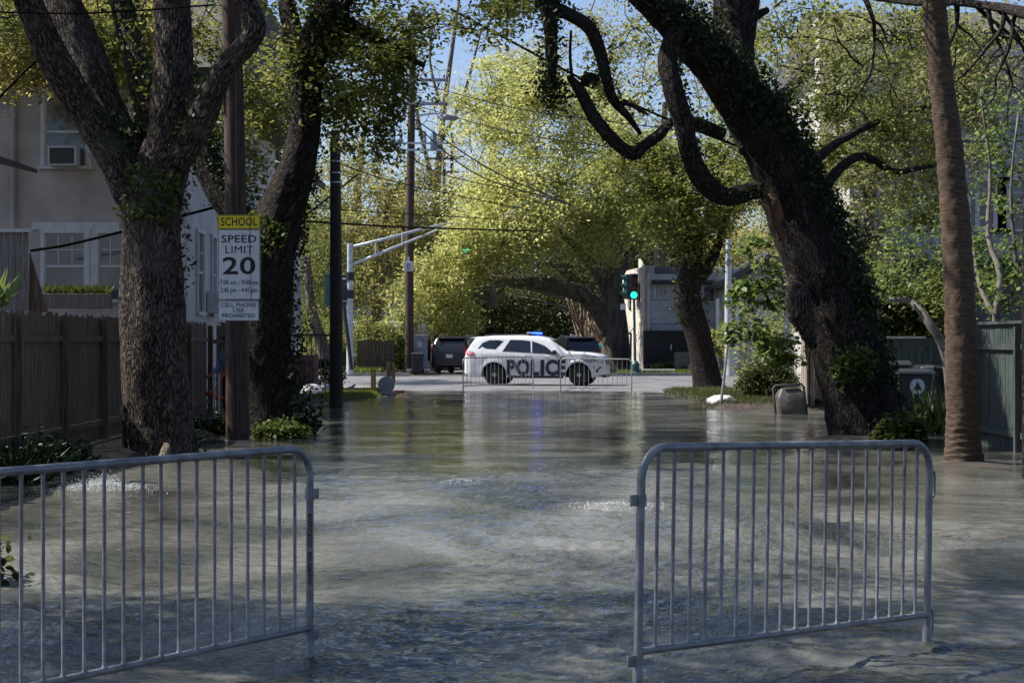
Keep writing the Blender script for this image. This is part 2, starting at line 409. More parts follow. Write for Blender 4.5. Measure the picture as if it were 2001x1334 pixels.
def surf_leaves(spec, dens, a0, a1, thick=.12, t0=0, t1=1, sub=6):
    """leaf positions over the part of a limb between angles a0..a1 (0 = towards +X, pi/2 = up/back)"""
    pts = [W(a, b, c) for a, b, c, w in spec]; rad = [w/2/F*c for a, b, c, w in spec]
    pts, rad = spline(pts, rad, sub); out = []
    for i in range(int(t0*(len(pts)-1)), max(1, int(t1*(len(pts)-1)))):
        a, b = pts[i], pts[i+1]; L = (b-a).length; k = int(dens*L*rad[i]*(a1-a0))+1
        t = (b-a).normalized(); e = Vector((1, 0, 0)); e = (e-t*e.dot(t)).normalized(); w = Vector((0, -1, 0)); w = (w-t*w.dot(t)); w = (w-e*w.dot(e)).normalized()
        lump = .6+.8*abs(noise.noise(a*1.3))*2
        for _ in range(k):
            an = random.uniform(a0, a1); rr = rad[i]*1.0+random.random()**1.3*thick*lump
            out.append(a.lerp(b, random.random())+(e*math.cos(an)+w*math.sin(an))*rr)
    return out

# ------------------------------------------------------------------ terrain, roads, water
def gz(x, y):
    x = np.asarray(x, float); y = np.asarray(y, float)
    z = -.18+0*x*y
    le = -4.9+1.2*sstep(50, 55, y)
    z = z+sstep(0, .55, le-x)*sstep(21, 25, y)*.28
    z = z+sstep(4.6, 5.2, x)*(.13+.17*sstep(42, 45, y))
    z = z+sstep(9, 11, x)*sstep(41, 38, y)*.15*sstep(20, 25, y)
    for mx, my, mr, mh in ((5.55, 30.6, 1.3, .14), (6.15, 24.9, .75, .10), (5.0, 29.5, .9, .09), (-5.1, 26.3, .9, .05), (-5.0, 31, 1.2, .06)):
        z = z+mh*np.exp(-((x-mx)**2+(y-my)**2)/mr**2)
    cr = sstep(57, 65, y)
    z = np.maximum(z*(1-sstep(60, 66, y)), z*0-.18+cr*.24)*(cr < 1)+.06*(cr >= 1)
    far = sstep(85.2, 85.4, y)
    z = z+far*(.13-.10*sstep(4.9, 4.6, np.abs(x)))
    return z
def grid_sheet(name, xs, ys, m, dz=0., zfun=gz, smooth=True):
    Xg, Yg = np.meshgrid(xs, ys); Z = zfun(Xg, Yg)+dz
    nx, ny = len(xs), len(ys)
    V = np.stack([Xg, Yg, Z], -1).reshape(-1, 3)
    i = np.arange(nx-1)[None, :]+nx*np.arange(ny-1)[:, None]
    Fq = np.stack([i, i+1, i+nx+1, i+nx], -1).reshape(-1, 4)
    me = bpy.data.meshes.new(name); me.vertices.add(len(V)); me.vertices.foreach_set('co', V.astype(np.float32).ravel())
    me.loops.add(Fq.size); me.loops.foreach_set('vertex_index', Fq.astype(np.int32).ravel())
    me.polygons.add(len(Fq)); me.polygons.foreach_set('loop_start', np.arange(0, Fq.size, 4, dtype=np.int32))
    if smooth: me.polygons.foreach_set('use_smooth', np.ones(len(Fq), bool))
    me.materials.append(m); me.update(calc_edges=True)
    o = bpy.data.objects.new(name, me); col.objects.link(o); return o
xs = np.concatenate([[-1500, -600, -200, -80, -40, -20], np.arange(-12, 14.01, .25), [20, 40, 80, 200, 600, 1500]])
ys = np.concatenate([[-300, -60, -20], np.arange(0, 100, .4), [105, 130, 200, 400, 900, 2500]])
struct(grid_sheet('ground', xs, ys, soil), 'dark soil ground under the flooded street and gardens')
struct(grid_sheet('cross_street', np.arange(-70, 70.1, 2), np.concatenate([np.arange(57, 66.1, .5), [75, 85.15]]), asphalt, .006), 'dry grey asphalt of the crossing avenue')
struct(grid_sheet('far_street', np.array([-4.4, 0, 4.4]), np.array([85.5, 100, 150, 260]), asphalt, .008, lambda x, y: 0*x*y+.0905), 'asphalt street continuing under the oak tunnel')
# water
wm = bpy.data.materials.new('flood_water'); wm.use_nodes = True
nt = wm.node_tree; N = nt.nodes; Lk = nt.links; b = N['Principled BSDF']
b.inputs['Roughness'].default_value = .04; b.inputs['IOR'].default_value = 1.36
tc = N.new('ShaderNodeTexCoord')
mp = N.new('ShaderNodeMapping'); mp.inputs['Scale'].default_value = (.5, .28, 1); Lk.new(tc.outputs['Object'], mp.inputs[0])
n1 = N.new('ShaderNodeTexNoise'); n1.inputs['Scale'].default_value = 1.0; n1.inputs['Detail'].default_value = 5; n1.inputs['Distortion'].default_value = 1.2; Lk.new(mp.outputs[0], n1.inputs['Vector'])
rp = N.new('ShaderNodeValToRGB'); rp.color_ramp.elements[0].position = .34; rp.color_ramp.elements[1].position = .68
rp.color_ramp.elements[0].color = (.025, .027, .023, 1); rp.color_ramp.elements[1].color = (.175, .17, .145, 1)
Lk.new(n1.outputs[0], rp.inputs[0]); Lk.new(rp.outputs[0], b.inputs['Base Color'])
def wnoise(scale, stretch, detail=3, dist=0.6):
    m_ = N.new('ShaderNodeMapping'); m_.inputs['Scale'].default_value = stretch; m_.inputs['Rotation'].default_value = (0, 0, R(12)); Lk.new(tc.outputs['Object'], m_.inputs[0])
    n_ = N.new('ShaderNodeTexNoise'); n_.inputs['Scale'].default_value = scale; n_.inputs['Detail'].default_value = detail; n_.inputs['Distortion'].default_value = dist
    Lk.new(m_.outputs[0], n_.inputs['Vector']); return n_
bpa = N.new('ShaderNodeBump'); bpa.inputs['Distance'].default_value = .13; bpa.inputs['Strength'].default_value = .8
bpb = N.new('ShaderNodeBump'); bpb.inputs['Distance'].default_value = .045; bpb.inputs['Strength'].default_value = .8
Lk.new(wnoise(3.2, (1, 1.2, 1), 3).outputs[0], bpa.inputs['Height'])
Lk.new(wnoise(16, (1, 1.2, 1), 4).outputs[0], bpb.inputs['Height'])
# calmer water further up the street: wave height follows distance along the street
sp = N.new('ShaderNodeSeparateXYZ'); Lk.new(tc.outputs['Object'], sp.inputs[0])
mr = N.new('ShaderNodeMapRange'); mr.inputs[1].default_value = 12; mr.inputs[2].default_value = 27; mr.inputs[3].default_value = .55; mr.inputs[4].default_value = .10
Lk.new(sp.outputs[1], mr.inputs[0])
pt = N.new('ShaderNodeTexNoise'); pt.inputs['Scale'].default_value = .35; pt.inputs['Detail'].default_value = 2; Lk.new(tc.outputs['Object'], pt.inputs['Vector'])
pr = N.new('ShaderNodeMapRange'); pr.inputs[1].default_value = .35; pr.inputs[2].default_value = .65; pr.inputs[3].default_value = .45; pr.inputs[4].default_value = 1.3; Lk.new(pt.outputs[0], pr.inputs[0])
mm = N.new('ShaderNodeMath'); mm.operation = 'MULTIPLY'; mm.use_clamp = True; Lk.new(mr.outputs[0], mm.inputs[0]); Lk.new(pr.outputs[0], mm.inputs[1])
Lk.new(mm.outputs[0], bpa.inputs['Strength']); Lk.new(mm.outputs[0], bpb.inputs['Strength'])
Lk.new(bpa.outputs[0], bpb.inputs['Normal']); Lk.new(bpb.outputs[0], b.inputs['Normal'])
BOILS = ((-4.52, 20.5, .42, .10), (-.62, 21.3, .30, .07), (1.05, 18.4, .45, .055), (-5.0, 21.2, .3, .05))
def pnoise(x, y, seed=0):
    r_ = np.random.default_rng(seed); tb = r_.uniform(0, 2*np.pi, (256, 256)); gx, gy = np.cos(tb), np.sin(tb)
    x0 = np.floor(x).astype(int); y0 = np.floor(y).astype(int); fx = x-x0; fy = y-y0
    u = fx**3*(fx*(fx*6-15)+10); v = fy**3*(fy*(fy*6-15)+10)
    def g(i, j, dx, dy): return gx[(x0+i) & 255, (y0+j) & 255]*dx+gy[(x0+i) & 255, (y0+j) & 255]*dy
    a = g(0, 0, fx, fy)*(1-u)+g(1, 0, fx-1, fy)*u; b_ = g(0, 1, fx, fy-1)*(1-u)+g(1, 1, fx-1, fy-1)*u
    return a*(1-v)+b_*v
def wz(x, y):
    x = x+0*y; y = y+0*x
    wx_ = x+.25*pnoise(x*.9, y*.9, 3); wy_ = y+.25*pnoise(x*.9, y*.9, 4)
    z = .016*pnoise(wx_*.8, wy_*.7, 1)
    chop = .45+1.1*sstep(-.25, .35, pnoise(x*.33+7, y*.22, 9))
    near = 1-.93*sstep(14, 27, y)
    for k, a, sd in ((2.2, .034, 11), (4.6, .028, 12), (9.5, .0155, 13), (19, .0062, 14)):
        n_ = pnoise(wx_*k*.8+sd, wy_*k, sd)
        z = z+a*near*chop*(n_ if k < 4 else .25-np.abs(n_))
    for bx, by, br, bh in BOILS+((.57, 8.44, .07, .03), (2.25, 10.03, .08, .04), (-1.045, 9.56, .07, .03)):
        r2 = ((x-bx)**2+(y-by)**2)/br**2
        z = z+bh*.6*np.exp(-r2)+.010*np.cos(np.sqrt(r2)*5)*np.exp(-r2*.12)
    return z
yy = [4.5]
while yy[-1] < 33: yy.append(yy[-1]+.016+.0016*max(0, yy[-1]-8)**1.25)
water = grid_sheet('water', np.concatenate([[-16], np.arange(-8, -3.6, .08), np.arange(-3.6, 3.6, .022), np.arange(3.6, 9, .08), [16]]), np.concatenate([[-12, 0], yy, np.arange(yy[-1]+.4, 66, .5)]), wm, 0, wz)
struct(water, 'murky rippling flood water covering the street')

# churned foam where water wells up
foam_m = mat('white_foam', (.62, .62, .60), .45, var=.15, scale=20)
for i, (bx, by, br, bh) in enumerate(BOILS[:3]):
    n = (3200, 350, 900)[i]
    P = np.stack([rng.normal(bx, br*(.55, .4, .55)[i], n), rng.normal(by, br*.5, n)], -1)
    r2 = ((P[:, 0]-bx)**2+(P[:, 1]-by)**2)/br**2
    z = wz(P[:, 0], P[:, 1])+rng.exponential(.022, n)*np.exp(-r2)*(1.6, .8, .3)[i]+.002
    mb = MB()
    for p, zz in zip(P, z):
        s_ = random.uniform(.002, .0065); bm = None
        a = random.random()*6
        mb.add([(p[0]+s_*math.cos(a+k*2.09)*random.uniform(.7, 1.6), p[1]+s_*math.sin(a+k*2.09), zz-s_*.3) for k in range(3)]+[(p[0], p[1], zz+s_*.8)], [(0, 1, 3), (1, 2, 3), (2, 0, 3)])
    o = mb.build('foam', foam_m)
    tag(o, ['white churning foam mound where water wells up behind the left barrier', 'small dark ripple with foam bubbling in mid street', 'flat patch of white bubbles left of the right barrier'][i], None, kind='stuff')

# kerbs, sidewalks, lines of the crossing
def strip(name, lab, x0, x1, y0, y1, z1, m, h=.16):
    mb = MB(); n = max(1, int((x1-x0)/2.5))
    for i in range(n):
        a = x0+(x1-x0)*i/n; c = x0+(x1-x0)*(i+1)/n-.012
        mb.box(((a+c)/2, (y0+y1)/2, z1-h/2), (c-a, y1-y0, h))
    return struct(mb.build(name, m), lab)
strip('kerb', 'pale kerb along the far side of the avenue, left', -60, -4.7, 85.15, 85.35, .20, concrete)
strip('kerb', 'pale kerb along the far side of the avenue, right', 4.7, 60, 85.15, 85.35, .20, concrete)
strip('sidewalk', 'beige concrete sidewalk strip at the left street corner', -6.9, -5.0, 54.6, 56.3, .128, concrete, .1)
strip('sidewalk', 'sunlit sidewalk beside the avenue left', -40, -4.7, 62.2, 63.8, .095, concrete, .14)
strip('sidewalk', 'sunlit sidewalk across the avenue left', -40, -5.5, 88, 89.6, .20, concrete, .1)
strip('sidewalk', 'sunlit sidewalk across the avenue right', 5.5, 40, 88, 89.6, .20, concrete, .1)
struct(MB().box((6.3, 63.2, .067), (1.8, .12, .006), rz=.05).build('road_marking', line_y), 'faded yellow road marking near the right corner')

# grass
def grass(name, lab, x0, x1, y0, y1, n, size, m=LF_grass, edge=0.):
    P = np.stack([rng.uniform(x0, x1, n), rng.uniform(y0, y1, n)], -1)
    if edge:
        cx, cy = (x0+x1)/2, (y0+y1)/2
        rr = ((P[:, 0]-cx)/(x1-x0)*2)**2+((P[:, 1]-cy)/(y1-y0)*2)**2; P = P[rr < 1+edge*rng.normal(size=len(P))]
    z = gz(P[:, 0], P[:, 1]); k = z > -.03; P = P[k]; z = z[k]
    D = np.stack([rng.normal(0, .5, len(P)), rng.normal(0, .5, len(P)), np.ones(len(P))], -1)
    o = leaves_obj(name, np.column_stack([P, z]), size, m, shape=BLADE, dirs=D)
    tag(o, lab, None, kind='stuff'); return o
grass('grass', 'bright grass on the flooded left street corner', -5.6, -3.7, 51, 59.5, 16000, .09)
grass('grass', 'grass tufts in front of the maroon wall', -7.4, -5.6, 56.5, 61.5, 6000, .12)
grass('grass', 'tall sunlit grass at the foot of the traffic pole', -7.9, -6.2, 86, 90, 5000, .22)
grass('grass', 'green verge across the avenue on the right', 4.9, 16, 85.6, 91, 14000, .14)
grass('grass', 'grass verge across the avenue on the left', -30, -8, 85.6, 88, 6000, .12)
o = grass('ground_cover', 'dark ground cover plants at the right corner island', 4.9, 8.2, 45.3, 60, 14000, .10, LF_dark); 
grass('leaf_litter', 'brown fallen leaves at the water edge on the right', 5.0, 8.0, 43.6, 50, 2500, .06, LF_brown)
grass('leaf_litter', 'brown leaf litter by the far kerb behind dark suv', -6.5, -3.2, 86, 89, 1500, .12, LF_brown)

# ------------------------------------------------------------------ barriers
def barrier(label, A, B, zA=0., zB=0., group='steel crowd barriers in the water', nb=19, far=False, hooks='L', stencil=False, leg=.24):
    A = Vector((A[0], A[1], 0)); B = Vector((B[0], B[1], 0)); d = B-A; L = d.length
    root = thing('crowd_barrier', label, 'barrier', A, math.atan2(d.y, d.x), group)
    tilt = math.atan2(zB-zA, L)
    M = Matrix.Translation((0, 0, zA)) @ Matrix.Rotation(-tilt, 4, 'Y')
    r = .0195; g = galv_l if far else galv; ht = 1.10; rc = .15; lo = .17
    pts = [(0, 0, -leg), (0, 0, ht-rc)]
    pts += [(rc-rc*math.cos(a), 0, ht-rc+rc*math.sin(a)) for a in np.linspace(.15, math.pi/2, 7)]
    pts += [(L-rc+rc*math.sin(a), 0, ht-rc+rc*math.cos(a)) for a in np.linspace(0, math.pi/2-.15, 7)]
    pts += [(L, 0, ht-rc), (L, 0, -leg)]
    # frame with bent corners
    MB(M).sweep(pts, [r]*len(pts), 14).build('frame', g, root, smooth=60)
    MB(M).bar((0, 0, lo), (L, 0, lo), r*.92, 12).build('bottom_rail', g, root, smooth=60)
    for i in range(nb):
        x = L*(i+1)/(nb+1)+random.uniform(-.003, .003); x2 = x+random.uniform(-.002, .002)
        MB(M).sweep([(x, 0, lo+.012), (x, 0, lo+.022), (x, 0, lo+.03), (x2, 0, ht-.034), (x2, 0, ht-.024), (x2, 0, ht-.014)], [.016, .0115, .0088, .0088, .011, .014], 8).build('bar', g, root, smooth=60)
    for x in (0, L):
        MB(M).sweep([(x, 0, -leg), (x, 0, .085), (x, 0, .105)], [r+.0045, r+.0045, r], 14).build('leg_sleeve', g, root, smooth=60)
        MB(M).sweep([(x, -.28, -leg), (x, -.2, -.155), (x, 0, -.14), (x, .2, -.155), (x, .28, -leg)], [.016]*5, 8, smoothpts=3).build('foot', g, root, smooth=60)
    def tab(x, s):
        for z in (.86, .13):
            m_ = MB(M); m_.box((x+s*.045, 0, z), (.05, .010, .052), bev=.003); m_.sweep([(x, 0, z-.026), (x, 0, z+.026)], [r+.006]*2, 14); m_.build('hook_plate', g, root, smooth=40)
    def loop(x, s):
        for z in (.87, .12):
            MB(M).sweep([(x, 0, z+.075), (x+s*.045, 0, z+.07), (x+s*.05, 0, z), (x+s*.045, 0, z-.06), (x, 0, z-.068)], [.0075]*5, 8, smoothpts=3).build('hinge_loop', g, root, smooth=60)
    if hooks == 'LT': tab(0, -1); loop(L, 1)
    if hooks == 'RT': tab(L, 1); loop(0, -1)
    return root, M, L
def text(parent, body, size, M, m, ext=.001, bold=0., align='CENTER', name='lettering', xs_=1., font_sp=1., fit=None):
    cu = bpy.data.curves.new('t', 'FONT'); cu.body = body;  cu.size = size; cu.extrude = ext; cu.offset = bold
    cu.align_x = align; cu.align_y = 'CENTER'; cu.space_character = font_sp; cu.resolution_u = 3
    to = bpy.data.objects.new('t', cu); col.objects.link(to)
    bpy.context.view_layer.update(); dg = bpy.context.evaluated_depsgraph_get()
    me = bpy.data.meshes.new_from_object(to.evaluated_get(dg)); bpy.data.objects.remove(to); bpy.data.curves.remove(cu)
    if fit:
        xx = [v.co.x for v in me.vertices]; xs_ = fit/(max(xx)-min(xx))
    me.transform(M @ Matrix.Diagonal((xs_, 1, 1, 1))); me.materials.clear(); me.materials.append(m)
    o = bpy.data.objects.new(name, me); col.objects.link(o); o.parent = parent; return o
FRONT = Matrix.Rotation(R(90), 4, 'X')          # text reading towards -Y

lb, M, L = barrier('steel barrier in the left foreground, stencilled post at its right end', (-2.36, 7.48), (-1.045, 9.56), 0, 0, hooks='RT', nb=19)
text(lb, 'BARRICADES   800-508-4160', .030, M @ Matrix.Translation((L, 0, .58)) @ Matrix.Rotation(R(-56), 4, 'Z') @ Matrix.Translation((0, -.0200, 0)) @ FRONT @ Matrix.Rotation(R(-90), 4, 'Z'), sign_black, .0006, .0006, name='stencil')
barrier('steel barrier in the right foreground, leaning slightly to the right', (.572, 8.44), (2.25, 10.03), .065, .0, hooks='LT', nb=19)
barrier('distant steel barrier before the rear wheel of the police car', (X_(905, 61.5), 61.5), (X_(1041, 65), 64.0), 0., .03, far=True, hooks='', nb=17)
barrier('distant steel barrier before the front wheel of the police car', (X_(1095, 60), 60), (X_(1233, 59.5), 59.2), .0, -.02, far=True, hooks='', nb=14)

# ------------------------------------------------------------------ cars
def ip(tab, x): return float(np.interp(x, [t[0] for t in tab], [t[1] for t in tab]))
TOP = [(-2.56, .98), (-2.53, 1.10), (-2.44, 1.30), (-2.20, 1.66), (-2.12, 1.74), (-1.6, 1.785), (-.6, 1.80), (.1, 1.78), (.45, 1.71), (.60, 1.655), (1.22, 1.235), (1.32, 1.215), (1.9, 1.19), (2.3, 1.13), (2.46, 1.065), (2.54, .95), (2.58, .80)]
HW = [(-2.56, .70), (-2.50, .84), (-2.3, .92), (-1.9, .955), (0, .965), (1.8, .955), (2.2, .92), (2.42, .86), (2.54, .74), (2.58, .62)]
WX = (-1.42, 1.66); AR = .46; WZ = .385
def zbot(x):
    z = .30+.10*float(sstep(2.2, 2.5, x))+.12*float(sstep(-2.25, -2.5, x))
    for wx in WX:
        if abs(x-wx) < AR: z = max(z, WZ+math.sqrt(AR**2-(x-wx)**2))
    return z
def hw(x, z):
    w = ip(HW, x)
    if z > 1.14: w -= (z-1.14)*.36
    if z < .55: w -= (.55-z)**2*.5
    if .6 < z < 1.14: w += .012*math.sin((z-.6)/.54*math.pi)
    return w
def car(name, label, loc, rz, paint, group=None, police=False, roofrack=False, cat='car'):
    root = thing(name, label, cat, loc, rz, group)
    sx = sorted(set([round(v, 4) for v in list(np.linspace(-2.56, 2.58, 62))+[t[0] for t in TOP]+[wx+AR*math.cos(a)*k for wx in WX for a in np.linspace(0, math.pi/2, 9) for k in (-1, 1)]+[wx+k*(AR+.004) for wx in WX for k in (-1, 1)]]))
    vs = []; nl = 14
    for x in sx:
        zb, zt = zbot(x), ip(TOP, x)
        ring = []
        for j in range(nl):
            z = zb+(zt-.05-zb)*j/(nl-1)
            fl = 0
            for wx in WX:
                rr = math.hypot(x-wx, z-WZ)
                if rr < AR+.09 and rr > AR-.02: fl = .022
            ring.append((x, -hw(x, z)-fl, z))
        wt = hw(x, zt-.05)
        ring += [(x, -wt+.035, zt-.018), (x, -wt+.12, zt), (x, -wt*.5, zt+.012), (x, 0, zt+.018)]
        full = ring+[(p[0], -p[1], p[2]) for p in ring[-2::-1]]
        vs.append(full)
    n = len(vs[0]); mb = MB(); flat = [p for r_ in vs for p in r_]; fs = []
    for i in range(len(sx)-1):
        for k in range(n-1): fs.append((i*n+k, i*n+k+1, (i+1)*n+k+1, (i+1)*n+k))
    mb.add(flat, fs); mb.k = 1
    mb.add(flat, [(i*n+n-1, i*n, (i+1)*n, (i+1)*n+n-1) for i in range(len(sx)-1)])
    mb.k = 0; mb.add(flat, [tuple(range(n)), tuple((len(sx)-1)*n+k for k in range(n-1, -1, -1))])
    mb.build('body', [paint, black_pl], root, smooth=38)
    def side_poly(nm, poly, m, off=.006, parent=root, th=.012):
        for s in (-1, 1):
            P = [(x, s*(hw(x, z)+off), z) for x, z in poly]; Q = [(x, s*(hw(x, z)+off-th), z) for x, z in poly]
            k = len(P); m_ = MB(); m_.add(P+Q, [tuple(range(k)), tuple(range(2*k-1, k-1, -1))]+[(i, (i+1) % k, k+(i+1) % k, k+i) for i in range(k)])
            m_.build(nm, m, parent)
    side_poly('side_window', [(-2.04, 1.33), (-1.38, 1.305), (-1.10, 1.60), (-1.28, 1.635), (-1.62, 1.63), (-1.86, 1.54)], car_glass)
    side_poly('side_window', [(-1.10, 1.255), (-.08, 1.20), (-.12, 1.60), (-.40, 1.635), (-.86, 1.645)], car_glass)
    side_poly('side_window', [(-.03, 1.197), (.74, 1.15), (.66, 1.25), (.42, 1.43), (.12, 1.545), (-.06, 1.60)], car_glass)
    side_poly('window_trim', [(-1.13, 1.225), (.80, 1.12), (.80, 1.142), (-1.13, 1.25)], black_pl, .007)
    for x0, x1 in ((-.085, -.07), (.83, .845), (-1.02, -1.005)):
        side_poly('door_seam', [(x0, .40), (x1, .40), (x1, 1.19), (x0, 1.19)], black_pl, .002, th=.01)
    # windscreens follow the roof line
    m_ = MB(); a, b_ = (.66, 1.615), (1.21, 1.243)
    m_.add([(a[0], -.60, a[1]+.03), (a[0], .60, a[1]+.03), (b_[0], .76, b_[1]+.03), (b_[0], -.76, b_[1]+.03),
            (a[0], -.60, a[1]), (a[0], .60, a[1]), (b_[0], .76, b_[1]), (b_[0], -.76, b_[1])], [(0, 1, 2, 3), (4, 7, 6, 5), (0, 3, 7, 4), (1, 5, 6, 2), (0, 4, 5, 1), (2, 6, 7, 3)])
    m_.build('windscreen', car_glass, root)
    m_ = MB(); m_.add([(-2.225, -.62, 1.65), (-2.225, .62, 1.65), (-2.45, .72, 1.305), (-2.45, -.72, 1.305), (-2.2, -.62, 1.64), (-2.2, .62, 1.64), (-2.4, .72, 1.29), (-2.4, -.72, 1.29)],
                      [(0, 1, 2, 3), (4, 7, 6, 5), (0, 3, 7, 4), (1, 5, 6, 2), (0, 4, 5, 1), (2, 6, 7, 3)])
    m_.build('rear_window', car_glass, root)
    MB().prism([(-2.10, 1.765), (-2.36, 1.735), (-2.38, 1.705), (-2.12, 1.70)], 1.24, 'y', -.62).build('spoiler', paint, root)
    # wheels
    for wx in WX:
        for s in (-1, 1):
            y = s*.80
            wr = MB(); wr.lathe([(.20, -.12), (.30, -.125), (.36, -.11), (.385, -.06), (.388, 0), (.385, .06), (.36, .11), (.30, .125), (.20, .12)], 36, (wx, y, .39), 'y')
            tyre = wr.build('wheel', rubber, root, smooth=50)
            rm = MB(); rm.lathe([(.235, .06*s), (.245, .118*s), (.225, .122*s), (.215, .09*s)], 28, (wx, y, .39), 'y')
            for k in range(10):
                an = k*math.pi/5; c_ = Vector((wx+.13*math.cos(an), y+s*.10, .39+.13*math.sin(an)))
                rm.box(c_, (.17, .03, .035), ry=-an)
            rm.build('rim', black_metal if police else alum, tyre, smooth=40)
            MB().lathe([(.075, .09*s), (.082, .115*s), (.06, .135*s), (.02, .14*s)], 18, (wx, y, .39), 'y').build('hubcap', alum, tyre, smooth=50)
    for wx in WX:
        for s in (-1, 1):
            arc = [(wx+(AR-.012)*math.cos(a), WZ+(AR-.012)*math.sin(a)) for a in np.linspace(-.1, math.pi+.1, 20)]
            m_ = MB(); y0 = s*.93; y1 = s*.45
            m_.add([(a, y0, b__) for a, b__ in arc]+[(a, y1, b__) for a, b__ in arc], [(i, i+1, 20+i+1, 20+i) for i in range(19)]+[tuple(range(20, 40))])
            m_.build('wheel_arch', black_pl, root)
    side_poly('sill', [(-.92, .27), (1.10, .27), (1.10, .36), (-.92, .36)], black_pl, .012, th=.05)
    m_ = MB(); 
    m_.box((2.50, 0, .35), (.16, 1.2, .11), bev=.03); m_.box((-2.5, 0, .46), (.10, 1.35, .12), bev=.03); m_.build('bumper_trim', black_pl, root)
    # lights
    for s in (-1, 1):
        pl = [(-2.535, 1.11), (-2.52, 1.24), (-2.36, 1.245), (-2.17, 1.20), (-2.20, 1.12), (-2.36, 1.09)]
        P = [(x, s*(hw(x, z)+.03), z) for x, z in pl]; Q = [(x-.0, s*(hw(x, z)-.10), z) for x, z in pl]; k = len(P)
        MB().add(P+Q, [tuple(range(k)), tuple(range(2*k-1, k-1, -1))]+[(i, (i+1) % k, k+(i+1) % k, k+i) for i in range(k)]).build('taillight', red_lens, root)
        pl = [(2.10, .92), (2.16, 1.04), (2.40, 1.01), (2.53, .90), (2.52, .80), (2.38, .82)]
        P = [(x, s*(hw(x, z)+.016), z) for x, z in pl]; Q = [(x, s*(hw(x, z)-.12), z) for x, z in pl]
        MB().add(P+Q, [tuple(range(k)), tuple(range(2*k-1, k-1, -1))]+[(i, (i+1) % k, k+(i+1) % k, k+i) for i in range(k)]).build('headlight', clear_lens, root)
        pl = [(2.26, .50), (2.30, .60), (2.44, .70), (2.47, .66), (2.36, .56), (2.34, .48)]
        P = [(x, s*(hw(x, z)+.012), z) for x, z in pl]; Q = [(x, s*(hw(x, z)-.08), z) for x, z in pl]
        MB().add(P+Q, [tuple(range(k)), tuple(range(2*k-1, k-1, -1))]+[(i, (i+1) % k, k+(i+1) % k, k+i) for i in range(k)]).build('air_intake', black_pl, root)
        MB().box((2.20, s*(hw(2.2, .66)+.008), .66), (.05, .016, .10), bev=.005).build('side_marker', amber_lens, root)
        m_ = MB(); m_.box((.80, s*1.04, 1.20), (.14, .20, .14), bev=.035); m_.box((.80, s*.93, 1.15), (.09, .12, .04), bev=.01)
        m_.build('mirror', black_pl if police else paint, root)
        for x in (-.28, .62): MB().box((x-.1, s*(hw(x, 1.05)+.02), 1.045), (.20, .03, .035), bev=.01).build('door_handle', paint, root)
        MB().sweep([(-1.8, s*.62, 1.80), (-1.7, s*.62, 1.835), (0, s*.62, 1.85), (.15, s*.62, 1.80)], [.014]*4, 6).build('roof_rail', black_pl if police else chrome, root)
    m_ = MB(); m_.box((2.575, 0, .82), (.05, 1.0, .17), bev=.02); m_.build('grille', black_pl, root)
    pt_ = MB().box((-2.585, 0, .86), (.02, .32, .16)).build('licence_plate', plate_w, root)
    return root
pc = car('police_suv', 'white police SUV with lit blue roof lights and POLICE lettering on its door', (.93, 67.2, .065), R(-11), white_paint, police=True, cat='police car')
# decal letters on the near side (side normal is -Y in the car's own space)
for i, ch in enumerate('POLICE'):
    xc = (-.80, -.36, .06, .35, .68, 1.04)[i]; 
    text(pc, ch, .74, Matrix.Translation((xc, -.985, .62)) @ FRONT, police_blue, .004, .03, name='letter', xs_=.84 if ch != 'I' else 1.05)
    text(pc, ch, .74, Matrix.Translation((-xc+.1, .985, .62)) @ Matrix.Rotation(R(180), 4, 'Z') @ FRONT, police_blue, .004, .02, name='letter', xs_=.80)
text(pc, 'POLICE  911', .09, Matrix.Translation((-1.72, -.845, 1.40)) @ FRONT, white_sign, .003, 0, name='rear_lettering')
MB().lathe([(.085, -.985), (.085, -.975)], 20, (1.08, 0, .98), 'y').build('door_crest', mat('gold_crest', (.42, .36, .2), .5), pc)
MB().box((1.93, -.945, .93), (.42, .06, .22), bev=.01).build('fender_panel', plastic_grey, pc)
m_ = MB(); m_.box((-.12, 0, 1.835), (.30, 1.16, .035), bev=.012); bar = m_.build('light_bar', black_pl, pc)
MB().box((-.22, 0, 1.885), (.16, 1.10, .065), bev=.02).build('clear_lens', pale_lens, bar)
MB().box((-.02, 0, 1.885), (.20, 1.10, .07), bev=.02).build('blue_lens', blue_on, bar)
MB().bar((-.45, -.3, 1.82), (-.3, -.3, 1.835), .02).build('antenna', black_pl, pc)
car('parked_suv', 'dark navy suv seen from behind, parked beyond the avenue left of the police car', (X_(898, 88.5), 88.5+1.2, .10), R(80), navy_paint, group='cars parked beyond the avenue')
car('parked_suv', 'dark grey suv parked behind the hood of the police car', (X_(1120, 93), 94, .1), R(100), grey_paint, group='cars parked beyond the avenue')
car('parked_car', 'dark car further down the tunnel street, left side', (-3.6, 104, .09), R(92), grey_paint, group='cars parked beyond the avenue')

